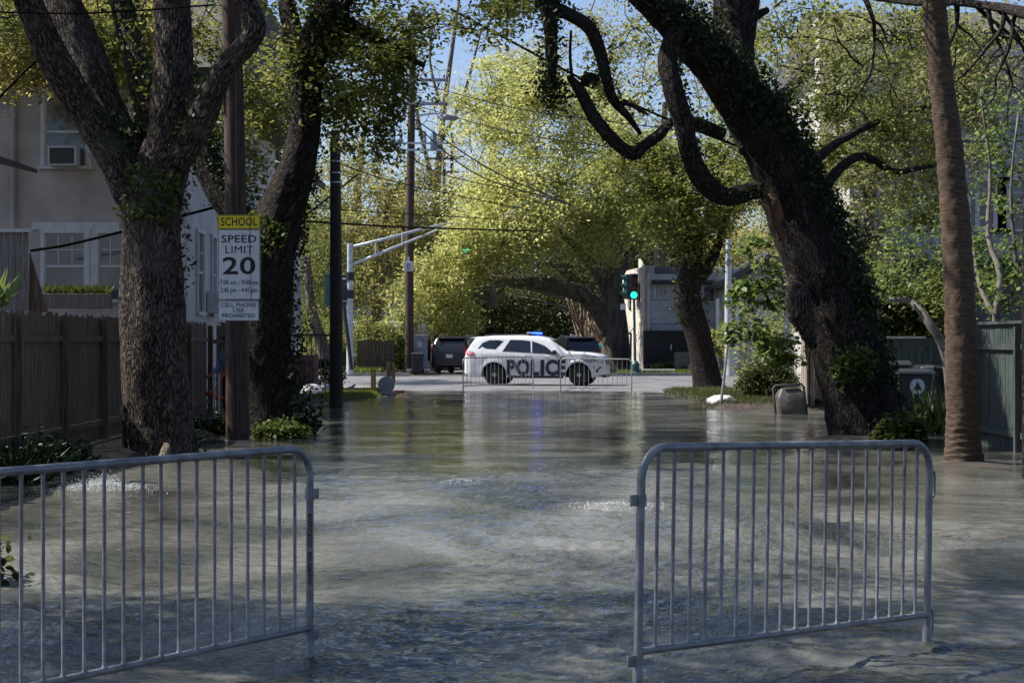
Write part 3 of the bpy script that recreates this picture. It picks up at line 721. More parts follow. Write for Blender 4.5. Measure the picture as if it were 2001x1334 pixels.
# ------------------------------------------------------------------ poles, signs, signals
def wpole(name, label, pts, m, cat='utility pole', group=None, n=20, seed=0):
    """pts: (px,py,Y,width)"""
    bp = W(*pts[0][:3]); root = thing(name, label, cat, bp, group=group)
    P = [W(a, b_, c)-bp for a, b_, c, w in pts]; r = [w/2/F*c for a, b_, c, w in pts]
    MB().sweep(P, r, n, smoothpts=4, disp=lambda r_, a, L, p: r_*(1+.02*noise.noise(Vector((a*2+seed, L*.5, 0))))).build('pole', m, root, smooth=60)
    return root
sp_ = wpole('utility_pole', 'thick brown wooden pole carrying the school speed limit sign', [(465, 868, 30.8, 47), (464, 760, 30.8, 46), (462, 500, 30.8, 44), (457, 200, 30.8, 40), (449, -60, 30.8, 36), (440, -420, 30.8, 32)], pole_wood, group='wooden utility poles')
MB().box((0, 0, .5), (.01, .01, .01)).build('staple', galv_far, sp_)
MB().sweep([(.02, -.235, .25), (.02, -.235, 3.0), (.0, -.22, 7)], [.012]*3, 6).build('ground_wire', black_pl, sp_)
MB().sweep([(0, 0, .02), (0, 0, .08)], [.225, .215], 20).build('pole_collar', concrete, sp_, smooth=50)
MB().box((-.30, -.05, 5.95), (.10, .12, .62), bev=.02).build('riser_box', galv_far, sp_)
# sign boards
def rr_poly(w, h, r, n=5):
    out = []
    for cx_, cy_, a0 in ((w/2-r, h/2-r, 0), (-w/2+r, h/2-r, 90), (-w/2+r, -h/2+r, 180), (w/2-r, -h/2+r, 270)):
        for k in range(n+1):
            a = R(a0+90*k/n); out.append((cx_+r*math.cos(a), cy_+r*math.sin(a)))
    return out
def board(parent, name, w, h, c, m, r=.04, th=.004, border=None, inset=.012, bw=.009):
    M = Matrix.Translation(c); MB(M).prism(rr_poly(w, h, r), th, 'y', 0).build(name, m, parent)
    if border:
        o_ = rr_poly(w-2*inset, h-2*inset, max(.005, r-inset)); i_ = rr_poly(w-2*inset-2*bw, h-2*inset-2*bw, max(.004, r-inset-bw)); k = len(o_)
        MB(M).add([(a, -.0015, b_) for a, b_ in o_]+[(a, -.0015, b_) for a, b_ in i_]+[(a, 0.001, b_) for a, b_ in o_]+[(a, 0.001, b_) for a, b_ in i_],
                  [(i, (i+1) % k, k+(i+1) % k, k+i) for i in range(k)]+[(2*k+i, 3*k+i, 3*k+(i+1) % k, 2*k+(i+1) % k) for i in range(k)]+
                  [(i, 2*k+i, 2*k+(i+1) % k, (i+1) % k) for i in range(k)]+[(k+i, k+(i+1) % k, 3*k+(i+1) % k, 3*k+i) for i in range(k)]).build('border', border, parent)
YS = 30.45; u = YS/F
sg = thing('speed_limit_sign', 'white school zone sign reading SPEED LIMIT 20 with a yellow SCHOOL header', 'sign', W(467, 585, YS))
def SZ(py): return (585-py)*u
board(sg, 'header_panel', 83*u, 28*u, (0, 0, SZ(434)), yellow_sign, .03, .004, sign_black, .006, .008)
board(sg, 'main_panel', 83*u, 138*u, (0, 0, SZ(516.5)), white_sign, .03, .004, sign_black, .006, .008)
for body, py, h, xs_, bo in (('SCHOOL', 434, 16.5, 71, .002), ('SPEED', 467.5, 15, 68, .0018), ('LIMIT', 488.5, 15, 54, 0), ('20', 521, 34, 64, .007), ('7:00 am - 9:00 am', 552, 9.5, 74, .0004), ('2:45 pm - 4:45 pm', 567, 9.5, 72, .0004)):
    text(sg, body, h*u*1.38, Matrix.Translation((0, -.003, SZ(py))) @ FRONT, sign_black, .001, bo, fit=xs_*u, font_sp=1.06)
MB().box((0, .05, SZ(470)), (.05, .09, .04)).box((0, .05, SZ(560)), (.05, .09, .04)).build('bracket', galv_far, sg)
cg = thing('phone_sign', 'small white sign reading CELL PHONE USE PROHIBITED below the speed limit sign', 'sign', W(466, 627, YS))
board(cg, 'panel', 80*u, 39*u, (0, 0, 20*u), white_sign, .02, .004, sign_black, .005, .006)
for body, py, fw_ in (('CELL PHONE', 31, 68), ('USE', 20.5, 22), ('PROHIBITED', 10, 65)):
    text(cg, body, 8.3*u*1.38, Matrix.Translation((0, -.003, py*u)) @ FRONT, sign_black, .001, .0008, fit=fw_*u, font_sp=1.06)
MB().box((0, .05, 20*u), (.05, .09, .04)).build('bracket', galv_far, cg)
wr = MB().sweep([W(488, 345, YS-.06), W(489, 480, YS-.05), W(491, 590, YS-.04)], [.006]*3, 6).build('hanging_wire', black_pl)
tag(wr, 'thin black wire hanging down across the front of the school sign', 'wire')

dp = wpole('utility_pole', 'short dark creosote pole standing in the water at the left corner', [(657, 790, 48.5, 27), (657, 600, 48.5, 25), (655, 300, 48.5, 20), (654, 258, 48.5, 19)], pole_dark, group='wooden utility poles')
for z in (6.35, 6.05, 5.8): MB().sweep([(0, 0, z), (0, 0, z+.035)], [.155, .155], 14).build('pole_band', galv_far, dp)
tp = wpole('utility_pole', 'tall utility pole across the avenue with crossarms and a street lamp', [(800, 727, 87, 17), (800, 500, 87, 17), (803, 300, 87, 15), (806, 78, 87, 12)], pole_wood, group='wooden utility poles')
B0 = W(800, 727, 87)
def tpz(py, px=805): return W(px, py, 87)-B0
for py, x0, x1 in ((157, 768, 874), (203, 770, 874)):
    a, b_ = tpz(py, x0), tpz(py+2, x1); MB().box((a+b_)/2+Vector((0, -.22, 0)), ((b_-a).x, .1, .14)).build('crossarm', mat('grey_wood', (.3, .3, .31), .9), tp)
    for px in (776, 790, 822, 845, 868): MB().lathe([(.03, 0), (.06, .04), (.035, .09), (.055, .14), (.02, .2)], 8, tpz(py-3, px)+Vector((0, -.22, 0))).build('insulator', plastic_grey, tp)
for py in (283, 296):
    a, b_ = tpz(py, 765), tpz(py-4, 868); MB().box((a+b_)/2+Vector((0, -.2, 0)), ((b_-a).x, .08, .1)).build('crossarm', galv_far, tp)
for px in (770, 784, 830, 848): MB().lathe([(.06, 0), (.1, .1), (.07, .25), (.1, .4), (.04, .55)], 8, tpz(280, px)+Vector((0, -.2, 0))).build('insulator', plastic_grey, tp)
MB().lathe([(.14, -.4), (.16, -.35), (.16, .3), (.1, .38)], 14, tpz(278, 848)+Vector((0, -.2, 0))).build('transformer', plastic_grey, tp, smooth=40)
m_ = MB().sweep([tpz(228, 806), tpz(222, 850), tpz(226, 872)], [.05, .045, .04], 8, smoothpts=4); m_.sweep([tpz(226, 800), tpz(228, 750), tpz(240, 708)], [.05, .045, .04], 8, smoothpts=4); m_.build('lamp_arm', galv_far, tp)
MB().sweep([tpz(228, 866), tpz(229, 872), tpz(231, 890), tpz(231, 896)], [.05, .14, .13, .04], 10).build('lamp_head', plastic_grey, tp, smooth=40)
MB().box(tpz(521, 799)+Vector((0, -.3, 0)), (.45, .18, .46), bev=.04).box(tpz(507, 799)+Vector((0, -.3, 0)), (.10, .1, .24)).build('meter_box', plastic_white, tp)
text(tp, 'E', .36, Matrix.Translation(tpz(522, 799)+Vector((0, -.395, 0))) @ FRONT, galv, .003, .01, name='letter')
for i, (px, py, Y, ty) in enumerate(((868, 735, 150, 330), (883, 735, 190, 300))):
    q = wpole('utility_pole', ('distant pole with one crossarm down the street', 'farthest pole with small crossarms against the sky')[i], [(px, py-20, Y, 8), (px, ty-40, Y, 6)], pole_wood, group='wooden utility poles', n=8)
    q0 = W(px, py-20, Y)
    for pz in (0, 26): MB().box(W(px, ty+pz-20, Y)-q0, (2.6, .12, .16)).build('crossarm', pole_wood, q)

def signal_head(parent, c, rz=0, s=1., on=2, name='signal_head', lit=True):
    M = Matrix.Translation(c) @ Matrix.Rotation(rz, 4, 'Z') @ Matrix.Scale(s, 4)
    h = MB(M).box((0, 0, 0), (.34, .22, 1.05), bev=.03).build(name, green_paint if rz else black_pl, parent)
    for k, z in enumerate((.34, 0, -.34)):
        m_ = (red_off, amber_off, green_on if lit else red_off)[k]
        MB(M).lathe([(.02, -.135), (.09, -.132), (.135, -.118), (.14, -.10)], 20, (0, 0, z), 'y').build('lens', m_, h, smooth=40)
        v = [(.15*math.cos(a), y, z+.15*math.sin(a)) for y in (-.11, -.30) for a in np.linspace(-.35, math.pi+.35, 13)]
        v += [(.142*math.cos(a), y, z+.142*math.sin(a)) for y in (-.11, -.30) for a in np.linspace(-.35, math.pi+.35, 13)]
        MB(M).add(v, [(i, i+1, 13+i+1, 13+i) for i in range(12)]+[(26+i, 39+i, 39+i+1, 26+i+1) for i in range(12)]+[(13+i, 14+i, 40+i, 39+i) for i in range(12)]).build('visor', green_paint, h)
    return h
ts = thing('traffic_light', 'green traffic light pole lit green on the right corner across the avenue', 'traffic light', (X_(1241, 85.9), 85.9, .16))
MB().lathe([(.28, 0), (.28, .04), (.22, .10), (.20, .45), (.13, .55), (.085, .60)], 10).build('pedestal', green_paint, ts, smooth=30)
MB().sweep([(0, 0, .5), (-.05, 0, 3.5)], [.07, .055], 14).build('pole', green_paint, ts, smooth=50)
signal_head(ts, (-.07, -.05, 4.03), 0, 1.14)
signal_head(ts, (-.36, .05, 4.03), R(-75), 1.1, lit=False)
MB().box((-.55, 0, 3.10), (.24, .03, .28)).build('walk_sign', plastic_white, ts)
MB().box((.28, 0, 3.2), (.2, .12, .22), bev=.02).build('control_box', plastic_grey, ts)
m_ = MB(); [m_.box((.03, -.075, 1.5+.14*i), (.10, .012, .08)) for i in range(3)]; m_.build('sticker', plastic_white, ts)
ma = thing('traffic_signal_mast', 'silver truss arm signal mast on the left corner across the avenue', 'traffic light', (X_(684, 84.5), 84.5, .16))
a0 = Vector((X_(684, 84.5), 84.5, .16))
def mp_(px, py, Y=84.5): return W(px, py, Y)-a0
MB().sweep([(0, 0, 0), mp_(684, 620), mp_(684, 476)], [.17, .15, .13], 16).build('pole', galv_far, ma, smooth=50)
MB().sweep([mp_(686, 483), mp_(760, 465), mp_(840, 444, 87), mp_(880, 437, 88.5), mp_(912, 437, 90)], [.075, .07, .06, .05, .04], 8, smoothpts=4).build('upper_arm', galv_far, ma, smooth=50)
MB().sweep([mp_(686, 518), mp_(760, 488), mp_(830, 460, 87), mp_(870, 444, 88.5), mp_(910, 439, 90)], [.075, .07, .06, .05, .04], 8, smoothpts=4).build('lower_arm', galv_far, ma, smooth=50)
for x, a, b_ in ((734, 471, 498), (786, 458, 479)): MB().bar(mp_(x, a), mp_(x, b_), .035).build('truss_strut', galv_far, ma)
for py in (541, 576): MB().sweep([mp_(684, py-9), mp_(684, py+7)], [.20, .20], 14).build('clamp_band', black_pl, ma)
signal_head(ma, mp_(911, 474, 90), 0, 1.1)
MB().bar(mp_(911, 438, 90), mp_(911, 458, 90), .03).build('hanger', galv_far, ma)
signal_head(ma, mp_(642, 566), R(80), 1.4, lit=False); signal_head(ma, mp_(671, 566, 84.9), R(80), 1.3, lit=False)
m_ = MB(); m_.bar(mp_(636, 545), mp_(684, 545), .03); m_.bar(mp_(636, 588), mp_(684, 588), .03); m_.build('side_bracket', galv_far, ma)
o = MB().sweep([W(671, 592, 83.6), W(687, 722, 83.2)], [.09, .09], 10).build('guy_wire_guard', black_pl); tag(o, 'black guy wire cover leaning beside the silver mast pole', 'guy wire')
lp = thing('lamp_post', 'white painted steel pole standing behind the leafy shrub at right', 'pole', (X_(1427, 84), 84, .1))
MB().sweep([(0, 0, 0), (-.02, 0, .7), (-.09, 0, 2.6), (-.09, 0, 4.2), (-.08, 0, 6.2)], [.26, .24, .17, .15, .12], 14).build('pole', galv_far, lp, smooth=50)
for z in (5.1, 5.6): MB().sweep([(-.08, 0, z), (-.08, 0, z+.12)], [.18, .18], 12).build('band', galv, lp)
o = MB().sweep([W(1407, 803, 46), W(1416, 730, 46), W(1426, 640, 46)], [.038, .034, .03], 10).build('leaning_post', alum, smooth=50); tag(o, 'bent silver sign post leaning out of the water at right', 'post')
o = MB().sweep([W(1232, 720, 88), W(1233, 650, 88)], [.05, .05], 8); o.sweep([W(1233, 650, 88), W(1225, 655, 88), W(1238, 641, 88)], [.03, .03, .02], 6); o = o.build('thin_post', black_metal); tag(o, 'thin dark post with crooked top beside the far traffic light', 'post')
ss = thing('street_sign', 'small white and yellow sign on a post behind the police car hood', 'sign', W(1116, 722, 108)); u8 = 108/F
MB().sweep([(0, 0, 0), (0, 0, 70*u8)], [.06, .06], 8).build('post', plastic_white, ss)
MB().box((7*u8, -.08, 62*u8), (12*u8, .02, 12*u8)).build('white_panel', plastic_white, ss); MB().box((9*u8, -.08, 52*u8), (10*u8, .02, 7*u8)).build('yellow_panel', amber_lens, ss)
ls = thing('street_sign', 'small lime green and white sign low beside the silver mast pole', 'sign', W(691, 722, 88)); u8 = 88/F
MB().box((0, 0, 20*u8), (.04, .04, 40*u8)).build('post', black_metal, ls)
MB().box((0, -.03, 38*u8), (8*u8, .02, 9*u8)).build('lime_panel', lime_m, ls); MB().box((0, -.03, 29*u8), (8*u8, .02, 7*u8)).build('white_panel', plastic_white, ls)
text(ls, 'EX', 6*u8, Matrix.Translation((0, -.045, 40*u8)) @ FRONT, sign_black, .002, .003); text(ls, 'IT', 5*u8, Matrix.Translation((0, -.045, 35*u8)) @ FRONT, sign_black, .002, .003)

# overhead wires
WIRES = [((880, 18, 40), (1240, 205, 42), (1560, 330, 44), .020, 'thick black cable sloping down past the big right oak', .3),
         ((806, 160, 87), (1010, 212, 70), (1330, 255, 50), .014, 'thin wire from the upper crossarm to the right', .2),
         ((808, 205, 87), (1000, 258, 70), (1330, 306, 50), .014, 'thin wire from the lower crossarm to the right', .2),
         ((808, 232, 87), (960, 332, 80), (1120, 402, 72), .022, 'upper of two thick cables from the lamp arm to the right', 0.),
         ((806, 240, 87), (930, 340, 80), (1110, 398, 72), .022, 'lower of two thick cables from the lamp arm to the right', 0.),
         ((656, 318, 48.5), (800, 362, 60), (1080, 420, 80), .014, 'wire from the dark pole across to the central oak', .2),
         ((590, 432, 50), (800, 444, 60), (1060, 452, 75), .022, 'level dark cable in front of the silver truss arm', .1),
         ((590, 405, 50), (790, 418, 60), (1000, 430, 75), .010, 'thin level wire above the silver truss arm', .1),
         ((700, 215, 60), (840, 330, 70), (1000, 372, 80), .013, 'thin wire through the pale trees left of centre', .1),
         ((60, 490, 38), (160, 472, 38), (420, 405, 38), .022, 'dark service cable across the stucco house', .1),
         ((-10, 24, 24), (180, 26, 24), (420, 10, 24), .009, 'pale thin line high across the left oak', 0.),
         ((-10, 200, 30), (60, 130, 30), (140, 60, 30), .014, 'dark cable at the upper left corner', .1),
         ((1560, 262, 44), (1760, 275, 42), (2030, 276, 40), .012, 'thin wire across the right trees behind the palm', 0.),
         ((545, 460, 60), (650, 380, 60), (700, 340, 60), .02, 'diagonal cable beside the dark pole', 0.)]
for a, b_, c, r, lab, sg_ in WIRES:
    o = MB().sweep([W(*a), W(*b_), W(*c)], [r*1.35]*3, 6, smoothpts=8).build('overhead_wire', wire_m); tag(o, lab, 'wire', 'overhead wires')

# ------------------------------------------------------------------ buildings
def window(parent, M, w, h, cols=2, rows=2, m=None, double=True, sill=True, fw=.09):
    """window centred at M origin, outward = local -Y"""
    f = MB(M)
    f.box((0, -.03, h/2+fw/2), (w+2*fw+.04, .07, fw)); f.box((0, -.04, -h/2-fw/2), (w+2*fw+.10, .11, fw*.8))
    for s in (-1, 1): f.box((s*(w/2+fw/2), -.03, 0), (fw, .07, h-.002))
    fo = f.build('window', trim_w, parent)
    MB(M).box((0, .0, 0), (w-.002, .012, h-.002)).build('pane', m or pane_m, fo)
    g = MB(M)
    if double: g.box((0, -.018, 0), (w-.004, .03, .05))
    for i in range(1, cols): g.box((-w/2+w*i/cols, -.013, h*.25 if double else 0), (.022, .014, h*.46 if double else h-.01))
    for j in range(1, rows): g.box((0, -.0135, (h*.25 if double else 0)+((h/2 if double else h)*(j/rows-.5))), (w-.01, .013, .022))
    for s in (-1, 1): g.box((s*(w/2-.02), -.0165, 0), (.038, .025, h-.01))
    g.build('sash', trim_w, fo)
    return fo
def FM(x, y, z): return Matrix.Translation((x, y, z))                                   # faces -Y
def RM(x, y, z): return Matrix.Translation((x, y, z)) @ Matrix.Rotation(R(90), 4, 'Z')  # faces +X
def LM(x, y, z): return Matrix.Translation((x, y, z)) @ Matrix.Rotation(R(-90), 4, 'Z')  # faces -X
def acunit(parent, M, w=.62, h=.42):
    a = MB(M).box((0, -.22, 0), (w, .40, h), bev=.02).build('air_conditioner', plastic_white, parent)
    MB(M).box((0, -.425, 0), (w*.84, .02, h*.8)).build('grille', black_pl, a)
# stucco house on the left
YH = 40.0; XH = -7.05
h1 = thing('stucco_house', 'grey stucco two storey house behind the dark wooden fence on the left', 'house', (XH, YH, .1))
m_ = MB(FM(-XH, -YH, -.1)); m_.box((XH-7, YH+7.5, 3.8), (14, 15, 7.6)); m_.k = 1; m_.box((XH-.008, YH+7.5, 3.8), (.03, 14.98, 7.58)); m_.build('wall', [stucco, stucco_side], h1)
m_ = MB(FM(-XH, -YH, -.1)); m_.prism([(YH-.9, 7.45), (YH+15.9, 7.45), (YH+12, 10.2), (YH+4, 10.2)], 15.6, 'x', XH-14.8); m_.build('roof', shingle, h1)
def hM(x, y, z): return FM(x-XH, y-YH, z-.1)
def hR(x, y, z): return RM(x-XH, y-YH, z-.1)
zc = Z_(520, YH); zc2 = Z_(258, YH)
window(h1, hM(X_(128, YH), YH, zc), .88, 1.42, 3, 2); window(h1, hM(X_(228, YH), YH, zc), .78, 1.42, 3, 2); window(h1, hM(X_(318, YH), YH, zc), .8, 1.42, 3, 2)
w2 = window(h1, hM(X_(130, YH), YH, zc2), .92, 1.45, 1, 1); acunit(h1, hM(X_(130, YH), YH, Z_(308, YH)))
window(h1, hM(X_(300, YH), YH, zc2), .92, 1.45, 2, 2)
m_ = MB(FM(-XH, -YH, -.1)); m_.box((X_(148, YH), YH-.012, Z_(442, YH)), (1.9, .05, .16)); m_.box((X_(178, YH), YH-.02, zc), (.14, .06, 1.8)); m_.build('window_casing', trim_w, h1)
MB(FM(-XH, -YH, -.1)).sweep([(X_(28, YH), YH-.1, .2), (X_(28, YH), YH-.1, 6.9), (X_(12, YH), YH-.3, 7.3)], [.055]*3, 8).build('downspout', stucco, h1)
for y, z, w, h in ((41.6, 3.2, .75, 1.75), (43.5, 3.2, .5, 1.75), (47, 3.2, .75, 1.75), (42.4, 6.0, .8, 1.4), (47.5, 6, .8, 1.4)): window(h1, hR(XH+.008, y, z), w, h, 2, 2)
acunit(h1, hR(XH, 42.9, 2.55), .6, .5)
for y in (44.4, 46): 
    m_ = MB(FM(-XH, -YH, -.1)); [m_.bar((XH+.08, y+.12*k, .9), (XH+.08, y+.12*k, 2.1), .014, 5) for k in range(7)]; m_.bar((XH+.08, y-.1, 2.1), (XH+.08, y+.85, 2.1), .018); m_.bar((XH+.08, y-.1, .95), (XH+.08, y+.85, .95), .018); m_.build('window_bars', black_metal, h1)
m_ = MB(FM(-XH, -YH, -.1)); [m_.bar((XH+.1, 43+.1*k, 4.75), (XH+.32, 43+.1*k, 5.4), .012, 5) for k in range(8)]; m_.bar((XH+.32, 43, 5.4), (XH+.32, 43.75, 5.4), .015); m_.build('iron_bracket', black_metal, h1)
# planter box in front
pb = thing('planter_box', 'striped planter box with weeds under the stucco house window', 'planter', W(150, 602, 38.5)); u4 = 38.5/F
MB().box((0, 0, .15), (132*u4, .4, .30), bev=.015).build('box', mat('ribbed_taupe', (.19, .16, .13), .8, var=.3, scale=3, stretch=(30, 1, .2)), pb)
P = np.stack([rng.uniform(-.65, .7, 1100), rng.uniform(-.15, .15, 1100), rng.uniform(.26, .34, 1100)], -1)+np.array(pb.location)
leaves_obj('weeds', P, .17, LF_fern, pb, shape=BLADE, dirs=np.stack([rng.normal(0, .5, 1100), rng.normal(0, .4, 1100), np.ones(1100)], -1))
st = thing('back_steps', 'wooden landing with rail at the far left edge above the fence', 'steps', W(25, 610, 34)); u3 = 34/F
m_ = MB(); [m_.box((-35*u3+12*k*u3, 0, .75), (10*u3, .03, 1.45)) for k in range(6)]; m_.build('balustrade', mat('grey_boards', (.2, .18, .165), .9, var=.3, stretch=(8, 8, .5)), st)
MB().box((-4*u3, -.02, 1.5), (80*u3, .09, .06)).build('handrail', trim_w, st); MB().prism([(28*u3, 0), (66*u3, 0), (30*u3, 1.1)], .05, 'y', .1).build('stair_side', wood_fence, st)
er = MB().prism([(X_(-160, 30), Z_(262, 30)), (X_(36, 30), Z_(318, 30)), (X_(36, 30), Z_(326, 30)), (X_(-160, 30), Z_(276, 30))], 2.2, 'y', 29).build('porch_roof', shingle); tag(er, 'edge of a low porch roof at the left margin', 'roof')
# second house behind it
h2 = thing('gabled_house', 'pale two storey gabled house near the corner behind the second left oak', 'house', (-6.9, 58.2, .1))
m_ = MB(FM(6.9, -58.2, -.1)); m_.box((-10.4, 60.2, 3.5), (6.6, 4.0, 7)); m_.build('wall', stucco_side, h2)
MB(FM(6.9, -58.2, -.1)).prism([(-6.35, 6.75), (-10.4, 9.3), (-14.4, 6.75), (-14.4, 6.95), (-10.4, 9.55), (-6.3, 6.97)], 5, 'y', 57.6).build('roof', shingle, h2)
MB(FM(6.9, -58.2, -.1)).prism([(-7.1, 7.0), (-10.4, 9.25), (-13.7, 7.0)], .1, 'y', 58.15).build('gable', stucco_side, h2)
for y in (59.6, 61.3): window(h2, RM(-.19, y-58.2, 2.9), .7, 1.7, 2, 2); window(h2, RM(-.19, y-58.2, 5.7), .7, 1.4, 2, 2)
window(h2, FM(-1.3, .0, 5.4), .8, 1.3, 2, 2)
ip_ = MB(); [ip_.bar((X_(560, 56)+.14*k, 56.5, .2), (X_(560, 56)+.14*k, 56.5, 1.9), .016, 5) for k in range(-4, 10)]; ip_.box((X_(560, 56)+.3, 56.5, 1.85), (2.1, .04, .05)); o = ip_.build('iron_fence', black_metal); tag(o, 'black iron picket fence between maroon wall and pale house', 'fence')
o = MB().box(((X_(556, 57.5)+X_(612, 57.5))/2, 58.2, .62), (.95, 1.2, 1.20), bev=.02).build('maroon_wall', pink_wall_m); tag(o, 'low maroon block wall on the left corner lawn', 'wall')
# building across the avenue, right
YA = 96.; ua = YA/F
hA = thing('grey_house', 'grey sided two storey house with sunlit tone coloured into its side wall, across the avenue', 'house', (X_(1268, YA), YA, .16)); XA = X_(1268, YA)
xL, xR = X_(1268, YA), X_(1420, YA)
m_ = MB(FM(-XA, -YA, -.16)); m_.prism([(YA, .1), (YA+6, .1), (YA+6, 6.2), (YA, 5.2)], .12, 'x', xL-.13); m_.build('side_wall', side_cream, hA)  # sunlight on this side is put into a warmer siding colour
m_ = MB(FM(-XA, -YA, -.16)); m_.box(((xL+xR)/2, YA+7, 2.6), (xR-xL, 14, 5.1)); m_.build('wall', side_grey, hA)
xLs = X_(1216, YA+9)
m_ = MB(FM(-XA, -YA, -.16)); m_.add([(xL-.02, YA+.05, .1), (xLs, YA+9, .1), (xLs, YA+9, 5.6), (xL-.02, YA+.05, 5.6), (xL+.3, YA+.2, .1), (xL+.3, YA+9, .1), (xL+.3, YA+9, 5.6), (xL+.3, YA+.2, 5.6)], [(0, 1, 2, 3), (1, 5, 6, 2), (4, 7, 6, 5), (0, 3, 7, 4), (2, 6, 7, 3)]); m_.build('sunlit_tone_wing', side_cream, hA)  # same siding as the front, its sunlit look given as cream colour
m_ = MB(FM(-XA, -YA, -.16)); m_.add([(xL+.1, YA-.5, Z_(553, YA)), (xR, YA-.5, Z_(553, YA)), (xR, YA+2.2, Z_(518, YA)), (xL+.5, YA+2.2, Z_(518, YA)), (xL+.1, YA-.4, Z_(556, YA)), (xR, YA-.4, Z_(556, YA)), (xR, YA+2.2, Z_(524, YA)), (xL+.5, YA+2.2, Z_(524, YA))], [(0, 1, 2, 3), (7, 6, 5, 4), (0, 4, 5, 1), (1, 5, 6, 2), (2, 6, 7, 3), (3, 7, 4, 0)]); m_.build('roof', shingle, hA)
m_ = MB(FM(-XA, -YA, -.16)); m_.box((xL-.02, YA-.05, 2.7), (.16, .16, 5.0)); m_.box(((xL+xR)/2, YA-.04, Z_(556, YA)), (xR-xL+.3, .14, .14)); m_.box(((xL+xR)/2, YA-.03, Z_(630, YA)), (xR-xL, .07, .08)); m_.build('corner_trim', trim_w, hA)
for dy_ in (3.2, 6.2): window(hA, LM(xL-.02+(xLs-xL)*(dy_/9)-XA-.03, dy_, 4.0), .7, 1.1, 2, 2)
window(hA, FM(X_(1292, YA)-XA, -.02, Z_(570, YA)-.16), .62, .6, 3, 1, mat('curtain_pane', (.38, .35, .3), .4, var=.3), False)
window(hA, FM(X_(1385, YA)-XA, -.02, Z_(575, YA)-.16), .6, .7, 2, 1, None, False)
m_ = MB(FM(-XA, -YA, -.16)); m_.add([(xL+.6, YA-.02, Z_(598, YA))]+[(xL+.9+.2*math.cos(a), YA-.06, Z_(600, YA)+.12*math.sin(a)) for a in np.linspace(0, math.pi, 8)], [tuple(range(9))]); m_.build('wall_lamp', trim_w, hA)
gt = thing('metal_gate', 'tall black iron gate below the grey house', 'gate', (X_(1265, YA-2), YA-2, .16)); gx = X_(1265, YA-2)
m_ = MB(); m_.box((1.75, .12, 1.05), (3.9, .03, 2.0)); m_.build('backing_panel', black_pl, gt)
m_ = MB(); [m_.bar((.15*k, 0, .05), (.15*k, 0, 2.15+.06*math.sin(k*2.2)), .018, 5) for k in range(26)]; m_.box((1.9, 0, 1.95), (3.9, .05, .06)); m_.box((1.9, 0, .2), (3.9, .05, .06)); m_.build('bars', black_metal, gt)
m_ = MB(); m_.box((1.2, -.05, 1.2), (.06, .1, .3)); m_.box((2.9, -.05, 1.5), (.28, .03, .18)); m_.build('plate', plastic_white, gt)
o = MB().box((X_(1345, YA-4), YA-4, .62), (1.4, .5, 1.0), bev=.03).build('low_wall', mat('brick_tan', (.2, .16, .13), .9, var=.3, scale=12, bump=.01)); tag(o, 'low tan brick wall at the foot of the black gate', 'wall')
o = MB().box((X_(1364, 91), 91, .4), (.9, .5, .12), bev=.02).box((X_(1364, 91), 91, .25), (.84, .46, .16), bev=.02).box((X_(1364, 91), 91, .52), (.8, .5, .1), bev=.02).build('stone_steps', stone_w); tag(o, 'stacked white stone steps left of the middle right oak', 'steps')
o = MB().box((X_(1287, 86.6), 86.6, .24), (1.55, .6, .22), bev=.04).build('stone_slab', stone_w); tag(o, 'long white stone slab on the verge beside the traffic light', 'slab')
o = MB().box((X_(818, 86.8), 86.8, .24), (1.1, .5, .2), bev=.03).build('stone_slab', stone_w); tag(o, 'pale slab at the foot of the tall utility pole', 'slab')
# cream house further right
YB = 92.
hB = thing('cream_house', 'cream sided house with porch gable behind the white pole', 'house', (X_(1410, YB), YB, .16)); XB = X_(1410, YB)
m_ = MB(FM(-XB, -YB, -.16)); m_.box((XB+3.7, YB+5, 2.7), (7.2, 10, 5.1)); m_.build('wall', side_cream, hB)
m_ = MB(FM(-XB, -YB, -.16)); z0 = Z_(560, YB); m_.prism([(X_(1400, YB), z0-.1), (X_(1520, YB), z0+1.7), (X_(1650, YB), z0-.1), (X_(1650, YB), z0+.1), (X_(1520, YB), z0+1.95), (X_(1396, YB), z0+.1)], 7, 'y', YB-1.2); m_.build('roof', shingle, hB)
m_ = MB(FM(-XB, -YB, -.16)); m_.prism([(X_(1416, YB), z0-.2), (X_(1520, YB), z0+1.6), (X_(1634, YB), z0-.2)], .2, 'y', YB-.4); m_.build('gable', side_cream, hB)
for px in (1432, 1450, 1474): window(hB, FM(X_(px, YB)-XB, 0, Z_(622, YB)-.16), .32, 1.5, 1, 2)
window(hB, FM(X_(1530, YB)-XB, 0, Z_(610, YB)-.16), 1.2, 1.5, 3, 3, mat('pale_pane', (.3, .33, .36), .15, var=.2)); window(hB, FM(X_(1590, YB)-XB, 0, Z_(610, YB)-.16), .8, 1.5, 3, 3)
m_ = MB(FM(-XB, -YB, -.16)); [m_.box((X_(p, YB-1), YB-1, 1.9), (.16, .16, 3.7)) for p in (1402, 1440, 1494)]; m_.build('porch_column', trim_w, hB)
hC = thing('tall_house', 'big beige sided house rising behind the trees at the right edge', 'house', (X_(1660, 50), 50, .1)); XC = X_(1660, 50)
m_ = MB(FM(-XC, -50, -.1)); m_.box((XC+7, 56, 4.9), (14, 12, 9.8)); m_.build('wall', side_beige, hC)
m_ = MB(FM(-XC, -50, -.1)); m_.box((XC+7, 55.9, 9.9), (14.8, 12.9, .16)); m_.prism([(50-.5, 9.98), (62.5, 9.98), (56, 11.6)], 14.6, 'x', XC-.3); m_.build('roof', shingle, hC)
